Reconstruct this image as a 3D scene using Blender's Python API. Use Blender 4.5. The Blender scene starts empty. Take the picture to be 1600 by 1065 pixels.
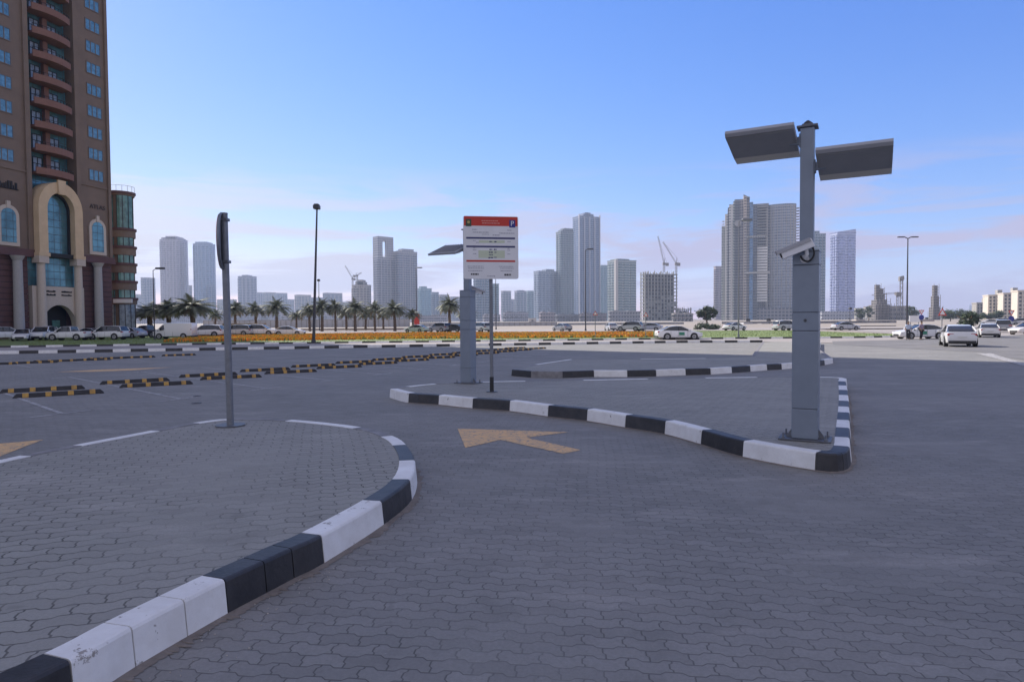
import bpy, bmesh, math, random
from mathutils import Vector, Matrix
R = math.radians
PI = math.pi
rnd = random.Random(7)
S = bpy.context.scene
COL = S.collection

# ------------------------------------------------------------------ camera
F, PXC, PYC = 1022.0, 800.0, 532.5
PITCH, ROLL, H = R(1.85), R(0.39), 1.6
cam = bpy.data.cameras.new('camera')
cam_o = bpy.data.objects.new('camera', cam)
COL.objects.link(cam_o)
cam.sensor_width = 36.0
cam.lens = 36.0 * F / 1600.0
cam.clip_start = 0.05
cam.clip_end = 30000
cam_o.location = (0, 0, H)
cam_o.rotation_euler = (Matrix.Rotation(R(90) - PITCH, 3, 'X') @ Matrix.Rotation(-ROLL, 3, 'Z')).to_euler()
S.camera = cam_o
S.render.resolution_x, S.render.resolution_y = 1024, 681

# ------------------------------------------------------------------ world, sun
SUN_EL = R(34)
SUN_DIR = Vector((-0.725, 0.689, 0)).normalized()
w = bpy.data.worlds.new('World')
S.world = w
w.use_nodes = True
nt = w.node_tree
N, L = nt.nodes, nt.links
N.clear()
out = N.new('ShaderNodeOutputWorld')
bg = N.new('ShaderNodeBackground')
bg.inputs['Strength'].default_value = 0.14
sky = N.new('ShaderNodeTexSky')
sky.sky_type = 'NISHITA'
sky.sun_disc = False
sky.sun_elevation = SUN_EL
sky.sun_rotation = math.atan2(SUN_DIR.x, SUN_DIR.y)
sky.altitude = 0
sky.air_density = 1.0
sky.dust_density = 0.15
sky.ozone_density = 3.0
# grade of the sky colour, channel by channel
sr = N.new('ShaderNodeSeparateColor'); sc3 = N.new('ShaderNodeCombineColor')
L.new(sky.outputs[0], sr.inputs[0])
for i_, (g_, k_) in enumerate(((1.42, 0.285), (1.0, 0.515), (0.52, 1.72))):
    pw = N.new('ShaderNodeMath'); pw.operation = 'POWER'; pw.inputs[1].default_value = g_
    ml = N.new('ShaderNodeMath'); ml.operation = 'MULTIPLY'; ml.inputs[1].default_value = k_
    L.new(sr.outputs[i_], pw.inputs[0]); L.new(pw.outputs[0], ml.inputs[0]); L.new(ml.outputs[0], sc3.inputs[i_])
# thin cloud streaks low over the horizon
tc = N.new('ShaderNodeTexCoord')
sep = N.new('ShaderNodeSeparateXYZ')
L.new(tc.outputs['Generated'], sep.inputs[0])
dv = N.new('ShaderNodeMath'); dv.operation = 'ARCTAN2'
L.new(sep.outputs['X'], dv.inputs[0]); L.new(sep.outputs['Y'], dv.inputs[1])
cmb = N.new('ShaderNodeCombineXYZ')
L.new(dv.outputs[0], cmb.inputs['X'])
zs = N.new('ShaderNodeMath'); zs.operation = 'MULTIPLY'; zs.inputs[1].default_value = 9.0
L.new(sep.outputs['Z'], zs.inputs[0]); L.new(zs.outputs[0], cmb.inputs['Z'])
nz = N.new('ShaderNodeTexNoise')
nz.inputs['Scale'].default_value = 2.9
nz.inputs['Detail'].default_value = 10
nz.inputs['Roughness'].default_value = 0.6
nz.inputs['Distortion'].default_value = 0.5
L.new(cmb.outputs[0], nz.inputs['Vector'])
rmp = N.new('ShaderNodeValToRGB')
rmp.color_ramp.elements[0].position = 0.45
rmp.color_ramp.elements[1].position = 0.56
L.new(nz.outputs['Fac'], rmp.inputs[0])
zr = N.new('ShaderNodeValToRGB')
e = zr.color_ramp.elements
e[0].position = 0.0; e[0].color = (0.8, 0.8, 0.8, 1)
e[1].position = 0.225; e[1].color = (0.0, 0.0, 0.0, 1)
q = e.new(0.10); q.color = (1, 1, 1, 1)
q = e.new(0.18); q.color = (0.55, 0.55, 0.55, 1)
L.new(sep.outputs['Z'], zr.inputs[0])
mu = N.new('ShaderNodeMath'); mu.operation = 'MULTIPLY'
L.new(rmp.outputs[0], mu.inputs[0]); L.new(zr.outputs[0], mu.inputs[1])
mu2 = N.new('ShaderNodeMath'); mu2.operation = 'MULTIPLY'; mu2.inputs[1].default_value = 1.0
L.new(mu.outputs[0], mu2.inputs[0])
cl = N.new('ShaderNodeMix'); cl.data_type = 'RGBA'
cc = N.new('ShaderNodeValToRGB')
cc.color_ramp.elements[0].position = 0.25; cc.color_ramp.elements[0].color = (1.08, 1.08, 1.2, 1)
cc.color_ramp.elements[1].position = 0.62; cc.color_ramp.elements[1].color = (0.68, 0.64, 0.92, 1)
xr_ = N.new('ShaderNodeMath'); xr_.operation = 'MULTIPLY_ADD'; xr_.inputs[1].default_value = 0.5; xr_.inputs[2].default_value = 0.5
L.new(sep.outputs['X'], xr_.inputs[0]); L.new(xr_.outputs[0], cc.inputs[0])
cs_ = N.new('ShaderNodeVectorMath'); cs_.operation = 'SCALE'; cs_.inputs['Scale'].default_value = 3.3
L.new(cc.outputs[0], cs_.inputs[0]); L.new(cs_.outputs[0], cl.inputs['B'])
L.new(mu2.outputs[0], cl.inputs['Factor'])
L.new(sc3.outputs[0], cl.inputs['A'])
# added unseen fill light: pale veils overhead and behind the camera brighten the shade
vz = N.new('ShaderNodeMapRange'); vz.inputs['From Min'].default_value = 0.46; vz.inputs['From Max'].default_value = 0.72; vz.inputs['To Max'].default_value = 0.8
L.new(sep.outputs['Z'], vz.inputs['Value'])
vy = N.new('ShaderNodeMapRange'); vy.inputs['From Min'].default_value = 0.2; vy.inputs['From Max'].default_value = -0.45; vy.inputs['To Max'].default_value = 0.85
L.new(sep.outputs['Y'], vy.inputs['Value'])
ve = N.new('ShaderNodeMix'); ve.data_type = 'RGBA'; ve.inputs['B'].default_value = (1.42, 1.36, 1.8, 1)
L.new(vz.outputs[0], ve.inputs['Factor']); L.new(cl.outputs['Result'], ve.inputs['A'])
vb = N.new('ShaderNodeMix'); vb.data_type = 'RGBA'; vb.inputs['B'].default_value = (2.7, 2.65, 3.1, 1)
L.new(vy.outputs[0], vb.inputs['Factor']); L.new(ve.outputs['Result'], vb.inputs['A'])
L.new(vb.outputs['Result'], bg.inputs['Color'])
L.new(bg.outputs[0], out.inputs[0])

sl = bpy.data.lights.new('sun', 'SUN')
sl.energy = 4.4
sl.angle = R(0.5)
sl.color = (1.0, 0.93, 0.84)
sun_o = bpy.data.objects.new('sun', sl)
COL.objects.link(sun_o)
sd = Vector((SUN_DIR.x * math.cos(SUN_EL), SUN_DIR.y * math.cos(SUN_EL), math.sin(SUN_EL)))
sun_o.rotation_euler = sd.to_track_quat('Z', 'Y').to_euler()
sun_o.location = (0, 0, 200)
S.view_settings.view_transform = 'Standard'
S.view_settings.look = 'None'
S.view_settings.gamma = 1
S.view_settings.exposure = 0.82
S.cycles.max_bounces = 6
S.cycles.volume_bounces = 0

# ------------------------------------------------------------------ placing helpers
def ray(px, py):
    a = (px - PXC) / F; b = -(py - PYC) / F
    c, s = math.cos(ROLL), math.sin(ROLL)
    a, b = a * c + b * s, -a * s + b * c
    cp, sp = math.cos(PITCH), math.sin(PITCH)
    return Vector((a, cp + b * sp, -sp + b * cp))
SL, YB, ZB = 0.009, 67.0, -0.603        # ground falls gently to YB, then is level
def gz(y):
    return -SL * y if y < YB else ZB
def P(px, py, z=0.0):
    d = ray(px, py)
    t = -(H - z) / (d.z + SL * d.y) if d.z + SL * d.y < 0 else 1e9
    if t * d.y > YB:
        t = -(H - z - ZB) / d.z
    return Vector((d.x * t, d.y * t, H + d.z * t))
def at(px, py, Y):
    d = ray(px, py); t = Y / d.y
    return Vector((d.x * t, Y, H + d.z * t))

# ------------------------------------------------------------------ materials
def mat(name, col, rough=0.6, metal=0.0, noise=0.0, nscale=5.0, bump=0.0, bscale=40.0, spec=0.5, col2=None, emit=0):
    m = bpy.data.materials.new(name); m.use_nodes = True
    t = m.node_tree; n = t.nodes; l = t.links
    b = n['Principled BSDF']
    b.inputs['Base Color'].default_value = (*col, 1)
    b.inputs['Roughness'].default_value = rough
    b.inputs['Metallic'].default_value = metal
    b.inputs['Specular IOR Level'].default_value = spec
    if noise or bump or col2:
        g = n.new('ShaderNodeTexCoord')
    if noise or col2:
        x = n.new('ShaderNodeTexNoise'); x.inputs['Scale'].default_value = nscale
        x.inputs['Detail'].default_value = 6; x.inputs['Roughness'].default_value = 0.65
        l.new(g.outputs['Object'], x.inputs['Vector'])
        r = n.new('ShaderNodeValToRGB')
        r.color_ramp.elements[0].position = 0.36; r.color_ramp.elements[1].position = 0.66
        c2 = col2 if col2 else tuple(c * (1 - noise) for c in col)
        c1 = col if col2 else tuple(min(1, c * (1 + noise)) for c in col)
        r.color_ramp.elements[0].color = (*c2, 1); r.color_ramp.elements[1].color = (*c1, 1)
        l.new(x.outputs['Fac'], r.inputs[0]); l.new(r.outputs[0], b.inputs['Base Color'])
    if bump:
        x = n.new('ShaderNodeTexNoise'); x.inputs['Scale'].default_value = bscale
        x.inputs['Detail'].default_value = 5
        l.new(g.outputs['Object'], x.inputs['Vector'])
        bp = n.new('ShaderNodeBump'); bp.inputs['Strength'].default_value = bump
        bp.inputs['Distance'].default_value = 0.01
        l.new(x.outputs['Fac'], bp.inputs['Height']); l.new(bp.outputs[0], b.inputs['Normal'])
    return m

def chip(m, under, lo=0.655, sc=9.0):
    t = m.node_tree; n = t.nodes; l = t.links; b = n['Principled BSDF']
    src = b.inputs['Base Color'].links[0].from_socket
    g = n.new('ShaderNodeTexCoord'); x = n.new('ShaderNodeTexNoise'); x.inputs['Scale'].default_value = sc
    x.inputs['Detail'].default_value = 8; x.inputs['Roughness'].default_value = 0.72; l.new(g.outputs['Object'], x.inputs['Vector'])
    r = n.new('ShaderNodeMapRange'); r.inputs['From Min'].default_value = lo; r.inputs['From Max'].default_value = lo + 0.02; l.new(x.outputs['Fac'], r.inputs['Value'])
    k = n.new('ShaderNodeMix'); k.data_type = 'RGBA'; k.inputs['B'].default_value = (*under, 1)
    l.new(r.outputs[0], k.inputs['Factor']); l.new(src, k.inputs['A']); l.new(k.outputs['Result'], b.inputs['Base Color'])

def mth(t, op, a, b=None, c=None):
    n = t.nodes.new('ShaderNodeMath'); n.operation = op
    for i, v in enumerate((a, b, c)):
        if v is None: continue
        if isinstance(v, (int, float)): n.inputs[i].default_value = v
        else: t.links.new(v, n.inputs[i])
    return n.outputs[0]

def paver_mat(name, ang, base, dust_and_light=(0.44, 0.41, 0.385), W=0.205, HH=0.106, var=0.10, mort=0.0048, jd=0.42):
    """interlocking zigzag concrete pavers, worn and dusty, with pale reflected light painted in"""
    m = bpy.data.materials.new(name); m.use_nodes = True
    t = m.node_tree; n = t.nodes; l = t.links
    b = n['Principled BSDF']; b.inputs['Roughness'].default_value = 0.8
    b.inputs['Specular IOR Level'].default_value = 0.35
    g = n.new('ShaderNodeNewGeometry')
    mp = n.new('ShaderNodeMapping'); mp.inputs['Rotation'].default_value = (0, 0, ang)
    l.new(g.outputs['Position'], mp.inputs['Vector'])
    # slight unevenness of the rows
    wn = n.new('ShaderNodeTexNoise'); wn.inputs['Scale'].default_value = 0.7; wn.inputs['Detail'].default_value = 3
    l.new(mp.outputs[0], wn.inputs['Vector'])
    wv = n.new('ShaderNodeVectorMath'); wv.operation = 'SCALE'; wv.inputs['Scale'].default_value = 0.09
    l.new(wn.outputs['Color'], wv.inputs[0])
    wa = n.new('ShaderNodeVectorMath'); wa.operation = 'ADD'
    l.new(mp.outputs[0], wa.inputs[0]); l.new(wv.outputs[0], wa.inputs[1])
    s = n.new('ShaderNodeSeparateXYZ'); l.new(wa.outputs[0], s.inputs[0])
    def zig(v, per, amp):
        p = mth(t, 'PINGPONG', v, per / 2)             # 0..per/2
        p = mth(t, 'DIVIDE', p, per / 2)
        p = mth(t, 'MULTIPLY_ADD', p, 4.0, -1.5)
        p = mth(t, 'MINIMUM', mth(t, 'MAXIMUM', p, 0.0), 1.0)
        return mth(t, 'MULTIPLY', p, amp)
    u = mth(t, 'ADD', s.outputs['X'], zig(s.outputs['Y'], HH, 0.014))
    v = mth(t, 'ADD', s.outputs['Y'], zig(s.outputs['X'], W, 0.024))
    c = n.new('ShaderNodeCombineXYZ'); l.new(u, c.inputs[0]); l.new(v, c.inputs[1])
    br = n.new('ShaderNodeTexBrick'); br.offset = 0.5
    br.inputs['Scale'].default_value = 1.0
    br.inputs['Brick Width'].default_value = W; br.inputs['Row Height'].default_value = HH
    br.inputs['Mortar Size'].default_value = mort; br.inputs['Mortar Smooth'].default_value = 0.35
    br.inputs['Bias'].default_value = 0.0
    d = tuple(x * (1 - var) for x in base); h = tuple(min(1, x * (1 + var)) for x in base)
    br.inputs['Color1'].default_value = (*d, 1); br.inputs['Color2'].default_value = (*h, 1)
    br.inputs['Mortar'].default_value = (*[x * jd for x in base], 1)
    l.new(c.outputs[0], br.inputs['Vector'])
    def nse(sc, det, rough=0.6, src=None):
        x = n.new('ShaderNodeTexNoise'); x.inputs['Scale'].default_value = sc
        x.inputs['Detail'].default_value = det; x.inputs['Roughness'].default_value = rough
        l.new(src or g.outputs['Position'], x.inputs['Vector']); return x.outputs['Fac']
    def rng(v, lo, hi, a=0.0, bb=1.0):
        x = n.new('ShaderNodeMapRange'); x.inputs['From Min'].default_value = lo; x.inputs['From Max'].default_value = hi
        x.inputs['To Min'].default_value = a; x.inputs['To Max'].default_value = bb
        l.new(v, x.inputs['Value']); return x.outputs[0]
    def mix(f, a, bcol, blend='MIX'):
        x = n.new('ShaderNodeMix'); x.data_type = 'RGBA'; x.blend_type = blend
        if isinstance(f, float): x.inputs['Factor'].default_value = f
        else: l.new(f, x.inputs['Factor'])
        l.new(a, x.inputs['A'])
        if isinstance(bcol, tuple): x.inputs['B'].default_value = (*bcol, 1)
        else: l.new(bcol, x.inputs['B'])
        return x.outputs['Result']
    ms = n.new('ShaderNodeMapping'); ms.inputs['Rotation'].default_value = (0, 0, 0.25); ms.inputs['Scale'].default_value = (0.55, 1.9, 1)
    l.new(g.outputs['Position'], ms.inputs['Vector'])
    # joints: open and dark in places, filled with pale sand in others
    jm = mix(rng(nse(0.55, 4, 0.6), 0.50, 0.66), br.outputs['Color'], tuple(min(1, x * 1.22) for x in base))
    jn = n.new('ShaderNodeMix'); jn.data_type = 'RGBA'; l.new(br.outputs['Fac'], jn.inputs['Factor'])
    l.new(br.outputs['Color'], jn.inputs['A']); l.new(jm, jn.inputs['B'])
    col = jn.outputs['Result']
    # odd replaced blocks and oily drips
    col = mix(rng(nse(6.5, 2, 0.4), 0.70, 0.74, 0, 0.35), col, tuple(x * 0.5 for x in base))
    col = mix(rng(nse(0.9, 3, 0.5), 0.70, 0.80, 0, 0.5), col, tuple(x * 0.38 for x in base))
    col = mix(rng(nse(0.35, 5, 0.6), 0.42, 0.72, 0, 0.30), col, dust_and_light)
    col = mix(rng(nse(0.8, 6, 0.7, ms.outputs[0]), 0.56, 0.74, 0, 0.42), col, tuple(min(1, x * 1.25) for x in dust_and_light))  # stretched pale streaks: sunlight thrown by glass, painted into the paving colour
    col = mix(rng(nse(2.3, 6, 0.7), 0.30, 0.46, 0.30, 0), col, tuple(x * 0.45 for x in base))
    col = mix(rng(nse(60, 4, 0.7), 0.3, 0.7, 0.0, 0.45), col, tuple(x * 0.6 for x in base))
    # coarse grain and scattered pale chips
    col = mix(rng(nse(17, 5, 0.8), 0.66, 0.78, 0, 0.5), col, (0.42, 0.41, 0.40))
    l.new(col, b.inputs['Base Color'])
    inv = mth(t, 'SUBTRACT', 1.0, br.outputs['Fac'])
    hh = mth(t, 'ADD', mth(t, 'MULTIPLY', inv, 0.75), mth(t, 'MULTIPLY', nse(150, 3), 0.28))
    hh = mth(t, 'ADD', hh, mth(t, 'MULTIPLY', nse(3.4, 2), 1.6))
    bp = n.new('ShaderNodeBump'); bp.inputs['Strength'].default_value = 0.7; bp.inputs['Distance'].default_value = 0.006
    l.new(hh, bp.inputs['Height']); l.new(bp.outputs[0], b.inputs['Normal'])
    return m

def grid_mat(name, wall, glass, fh=3.5, bay=3.2, fz=0.5, fx=0.6, rough=0.4, noise=True):
    """facade skin: rows of panes per storey; the pattern follows the wall (object coordinates)"""
    m = bpy.data.materials.new(name); m.use_nodes = True
    t = m.node_tree; n = t.nodes; l = t.links
    b = n['Principled BSDF']; b.inputs['Roughness'].default_value = rough
    g = n.new('ShaderNodeTexCoord'); s = n.new('ShaderNodeSeparateXYZ'); l.new(g.outputs['Object'], s.inputs[0])
    z = mth(t, 'FRACT', mth(t, 'DIVIDE', s.outputs['Z'], fh))
    x = mth(t, 'FRACT', mth(t, 'DIVIDE', mth(t, 'ADD', s.outputs['X'], s.outputs['Y']), bay))
    f = mth(t, 'MULTIPLY', mth(t, 'LESS_THAN', z, fz), mth(t, 'LESS_THAN', x, fx))
    mx = n.new('ShaderNodeMix'); mx.data_type = 'RGBA'
    mx.inputs['A'].default_value = (*wall, 1)
    nz = n.new('ShaderNodeTexNoise'); nz.inputs['Scale'].default_value = 0.35; nz.inputs['Detail'].default_value = 3
    l.new(g.outputs['Object'], nz.inputs['Vector'])
    r = n.new('ShaderNodeValToRGB'); r.color_ramp.elements[0].position = .35; r.color_ramp.elements[1].position = .65
    r.color_ramp.elements[0].color = (*[c * .6 for c in glass], 1); r.color_ramp.elements[1].color = (*[min(1, c * 1.35) for c in glass], 1)
    l.new(nz.outputs['Fac'], r.inputs[0]); l.new(r.outputs[0], mx.inputs['B'])
    l.new(f, mx.inputs['Factor']); l.new(mx.outputs['Result'], b.inputs['Base Color'])
    rr = mth(t, 'MULTIPLY_ADD', f, -0.40, 0.55); l.new(rr, b.inputs['Roughness'])
    l.new(mth(t, 'MULTIPLY', f, 0.35), b.inputs['Metallic'])
    return m

M = {}
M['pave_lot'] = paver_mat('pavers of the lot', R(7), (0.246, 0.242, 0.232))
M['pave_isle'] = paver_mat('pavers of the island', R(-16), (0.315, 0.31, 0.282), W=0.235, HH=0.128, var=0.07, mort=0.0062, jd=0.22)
M['asphalt'] = mat('asphalt', (0.17, 0.165, 0.165), 0.85, noise=0.18, nscale=0.5, bump=0.4, bscale=60)
M['dusty_road'] = mat('dusty road', (0.36, 0.325, 0.305), 0.9, col2=(0.29, 0.265, 0.255), nscale=0.4, bump=0.3)
M['sand'] = mat('sandy ground', (0.36, 0.31, 0.26), 0.95, col2=(0.27, 0.24, 0.21), nscale=0.06)
M['grass'] = mat('lawn', (0.175, 0.225, 0.07), 0.9, col2=(0.14, 0.195, 0.055), nscale=0.8, bump=0.8, bscale=20)
M['blade'] = mat('grass blades', (0.17, 0.225, 0.065), 0.8, noise=.3, nscale=2)
M['fl_o'] = mat('orange petals', (0.72, 0.22, 0.02), 0.7, noise=.2, nscale=1)
M['fl_y'] = mat('yellow petals', (0.75, 0.42, 0.03), 0.7, noise=.2, nscale=1)
M['kw'] = mat('white kerb paint', (0.84, 0.83, 0.81), 0.6, col2=(0.72, 0.70, 0.67), nscale=3.5, bump=0.35, bscale=25)
M['kb'] = mat('black kerb paint', (0.022, 0.022, 0.026), 0.5, col2=(0.045, 0.043, 0.045), nscale=5, bump=0.35, bscale=25)
M['kg'] = mat('worn grey kerb', (0.22, 0.21, 0.21), 0.7, noise=.25, nscale=6, bump=.3)
M['line'] = mat('worn white road paint', (0.52, 0.51, 0.5), 0.7, col2=(0.30, 0.29, 0.29), nscale=6, bump=.3)
M['yline'] = mat('yellow road paint', (0.74, 0.46, 0.20), 0.75, col2=(0.56, 0.38, 0.21), nscale=7, bump=.3)
M['dirt'] = mat('sand in the gutter', (0.21, 0.18, 0.155), 0.95, noise=.2, nscale=8, bump=.5)
M['rubber'] = mat('black rubber', (0.028, 0.027, 0.03), 0.7, noise=.3, nscale=8)
M['ypatch'] = mat('yellow reflector', (0.58, 0.33, 0.06), 0.5, col2=(0.30, 0.17, 0.05), nscale=9)
M['steel'] = mat('painted grey steel', (0.215, 0.25, 0.30), 0.42, 0.2, noise=.05, nscale=4)
M['steel_d'] = mat('dark steel', (0.12, 0.125, 0.14), 0.5, 0.3, noise=.15, nscale=5)
M['seam'] = mat('panel seam', (0.05, 0.05, 0.055), 0.6)
M['panel'] = mat('lamp housing', (0.36, 0.36, 0.375), 0.45, 0.1, noise=.04)
M['panel_d'] = mat('lamp underside', (0.34, 0.345, 0.35), 0.5, noise=.05)
M['beige'] = mat('lamp reflector lip', (0.74, 0.69, 0.58), 0.5)
M['galv'] = mat('galvanised pole', (0.20, 0.21, 0.23), 0.5, 0.4, noise=.12, nscale=14)
M['black'] = mat('black plastic', (0.018, 0.018, 0.02), 0.45)
M['white'] = mat('white sheet', (0.72, 0.72, 0.73), 0.5, noise=.03)
M['red'] = mat('red sheet', (0.52, 0.035, 0.02), 0.5)
M['blue'] = mat('blue sheet', (0.02, 0.03, 0.22), 0.5)
M['navy'] = mat('navy print', (0.03, 0.035, 0.13), 0.5)
M['green_p'] = mat('pale green print', (0.55, 0.60, 0.45), 0.6)
M['grey_p'] = mat('grey print', (0.30, 0.30, 0.36), 0.6)
M['crest'] = mat('dark green crest', (0.05, 0.075, 0.045), 0.6)
M['gold'] = mat('gold crest', (0.45, 0.36, 0.12), 0.6)
M['dark'] = mat('dark post', (0.055, 0.055, 0.065), 0.5, 0.2)
M['trunk'] = mat('palm trunk', (0.16, 0.11, 0.075), 0.95, noise=.35, nscale=6, bump=.8, bscale=12)
M['frond'] = mat('palm fronds', (0.20, 0.22, 0.145), 0.7, col2=(0.13, 0.145, 0.095), nscale=1.5)
M['frond_dry'] = mat('dry fronds', (0.26, 0.22, 0.14), 0.8, noise=.3, nscale=1.5)
M['leaf'] = mat('leaves', (0.055, 0.085, 0.03), 0.6, col2=(0.03, 0.05, 0.02), nscale=1.2)
M['tyre'] = mat('tyre', (0.02, 0.02, 0.02), 0.8)
M['rim'] = mat('alloy rim', (0.42, 0.42, 0.43), 0.35, 0.6)
M['cglass'] = mat('car glass', (0.018, 0.022, 0.028), 0.08, spec=0.8)
M['lamp_r'] = mat('tail lamp', (0.35, 0.01, 0.01), 0.25)
M['lamp_w'] = mat('head lamp', (0.65, 0.66, 0.68), 0.15)
M['plate'] = mat('number plate', (0.6, 0.6, 0.58), 0.5)
M['taxi_g'] = mat('green livery', (0.03, 0.22, 0.14), 0.4)
M['skin'] = mat('skin', (0.30, 0.17, 0.11), 0.6)
M['hair'] = mat('hair', (0.015, 0.012, 0.01), 0.7)
M['shirt_p'] = mat('mauve shirt', (0.28, 0.22, 0.30), 0.85)
M['shirt_b'] = mat('pale blue shirt', (0.48, 0.55, 0.68), 0.85)
M['trou'] = mat('dark trousers', (0.02, 0.02, 0.028), 0.85)
M['concrete'] = mat('raw concrete', (0.30, 0.285, 0.265), 0.9, noise=.18, nscale=.25)
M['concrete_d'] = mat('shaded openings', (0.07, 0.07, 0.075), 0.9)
M['frame_c'] = mat('grey formwork concrete', (0.22, 0.225, 0.215), 0.9, noise=.3, nscale=.2)
M['crane'] = mat('crane steel', (0.22, 0.20, 0.19), 0.6)
chip(M['kw'], (0.34, 0.31, 0.28), 0.625); chip(M['kb'], (0.20, 0.19, 0.18), 0.68); chip(M['line'], (0.20, 0.19, 0.19), 0.52, 14); chip(M['yline'], (0.24, 0.22, 0.21), 0.56, 16)
def paint(c):
    k = 'paint_%d_%d_%d' % tuple(int(x * 100) for x in c)
    if k not in M:
        m = mat('car paint', c, 0.28, noise=.02, spec=.6)
        m.node_tree.nodes['Principled BSDF'].inputs['Coat Weight'].default_value = 0.6
        M[k] = m
    return M[k]

# ------------------------------------------------------------------ mesh builder
class MB:
    def __init__(s): s.v = []; s.f = []; s.m = []; s.mats = []
    def mi(s, m):
        if m not in s.mats: s.mats.append(m)
        return s.mats.index(m)
    def add(s, vs, fs, m, T=None):
        o = len(s.v); i = s.mi(m)
        for v in vs:
            v = Vector(v)
            if T is not None: v = T @ v
            s.v.append(v)
        for f in fs: s.f.append([o + k for k in f]); s.m.append(i)
    def box(s, x0, x1, y0, y1, z0, z1, m, T=None):
        s.add([(x0, y0, z0), (x1, y0, z0), (x1, y1, z0), (x0, y1, z0), (x0, y0, z1), (x1, y0, z1), (x1, y1, z1), (x0, y1, z1)],
              [(0, 3, 2, 1), (4, 5, 6, 7), (0, 1, 5, 4), (1, 2, 6, 5), (2, 3, 7, 6), (3, 0, 4, 7)], m, T)
    def cyl(s, p0, p1, r0, r1, m, n=12, cap=True):
        p0, p1 = Vector(p0), Vector(p1); d = (p1 - p0).normalized()
        a = d.orthogonal().normalized(); b = d.cross(a)
        vs = []
        for p, r in ((p0, r0), (p1, r1)):
            for k in range(n):
                t = 2 * PI * k / n; vs.append(p + a * math.cos(t) * r + b * math.sin(t) * r)
        fs = [(k, (k + 1) % n, n + (k + 1) % n, n + k) for k in range(n)]
        if cap: fs += [tuple(range(n))[::-1], tuple(range(n, 2 * n))]
        s.add(vs, fs, m)
    def tube(s, pts, r, m, n=8):
        pts = [Vector(p) for p in pts]; rs = r if isinstance(r, (list, tuple)) else [r] * len(pts)
        o = len(s.v); i = s.mi(m); a = None
        for k, p in enumerate(pts):
            d = (pts[min(k + 1, len(pts) - 1)] - pts[max(k - 1, 0)]).normalized()
            if a is None: a = d.orthogonal().normalized()
            a = (a - d * a.dot(d)).normalized(); b = d.cross(a)
            for j in range(n):
                t = 2 * PI * j / n; s.v.append(p + (a * math.cos(t) + b * math.sin(t)) * rs[k])
        for k in range(len(pts) - 1):
            for j in range(n):
                s.f.append([o + k * n + j, o + k * n + (j + 1) % n, o + (k + 1) * n + (j + 1) % n, o + (k + 1) * n + j]); s.m.append(i)
        s.f.append([o + j for j in range(n)][::-1]); s.m.append(i)
        s.f.append([o + (len(pts) - 1) * n + j for j in range(n)]); s.m.append(i)
    def prism(s, poly, z0, z1, m, T=None):
        n = len(poly)
        vs = [(x, y, z0) for x, y in poly] + [(x, y, z1) for x, y in poly]
        fs = [(k, (k + 1) % n, n + (k + 1) % n, n + k) for k in range(n)] + [tuple(range(n))[::-1], tuple(range(n, 2 * n))]
        s.add(vs, fs, m, T)
    def build(s, name, parent=None, smooth=False, loc=None, bevel=0, fix=True):
        me = bpy.data.meshes.new(name)
        me.from_pydata([tuple(v) for v in s.v], [], s.f)
        for m in s.mats: me.materials.append(m)
        me.polygons.foreach_set('material_index', s.m)
        if smooth: me.polygons.foreach_set('use_smooth', [True] * len(s.f))
        me.update()
        if fix and len(s.f) < 4000:
            bm = bmesh.new(); bm.from_mesh(me); bmesh.ops.recalc_face_normals(bm, faces=bm.faces); bm.to_mesh(me); bm.free()
        if smooth and hasattr(me, 'set_sharp_from_angle'): me.set_sharp_from_angle(angle=R(40))
        o = bpy.data.objects.new(name, me); COL.objects.link(o)
        if parent: o.parent = parent
        if loc is not None: o.location = loc
        if bevel:
            b = o.modifiers.new('bevel', 'BEVEL'); b.width = bevel; b.segments = 2; b.limit_method = 'ANGLE'
        return o

def tag(o, label=None, cat=None, group=None, kind=None):
    if label: o['label'] = label
    if cat: o['category'] = cat
    if group: o['group'] = group
    if kind: o['kind'] = kind
    return o
def thing(name, loc, rz, label, cat, group=None):
    o = bpy.data.objects.new(name, None); COL.objects.link(o)
    o.empty_display_size = 0.3
    o.location = loc; o.rotation_euler = (0, 0, rz)
    return tag(o, label, cat, group)
def copy_tree(o, parent=None):
    c = o.copy(); COL.objects.link(c)
    if parent: c.parent = parent
    for ch in list(o.children): copy_tree(ch, c)
    return c

# ------------------------------------------------------------------ ground
def sheet(name, pts, m, z=0.0, label=None, cat='ground'):
    """polygon of world x,y laid on the ground profile, z above it; cut at the break of slope"""
    bm = bmesh.new()
    f = bm.faces.new([bm.verts.new((p[0], p[1], 0)) for p in pts])
    bmesh.ops.bisect_plane(bm, geom=bm.verts[:] + bm.edges[:] + bm.faces[:], plane_co=(0, YB, 0), plane_no=(0, 1, 0))
    for v in bm.verts: v.co.z = gz(v.co.y) + z
    bmesh.ops.triangulate(bm, faces=bm.faces[:])
    bmesh.ops.recalc_face_normals(bm, faces=bm.faces)
    if sum(f.normal.z for f in bm.faces) < 0: bmesh.ops.reverse_faces(bm, faces=bm.faces)
    me = bpy.data.meshes.new(name); bm.to_mesh(me); bm.free(); me.materials.append(m)
    o = bpy.data.objects.new(name, me); COL.objects.link(o)
    return tag(o, label, cat, kind='structure')
def PX(lst, z=0.0): return [P(*q[:2], z) for q in lst]
XY = lambda ps: [(p.x, p.y) for p in ps]

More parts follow.
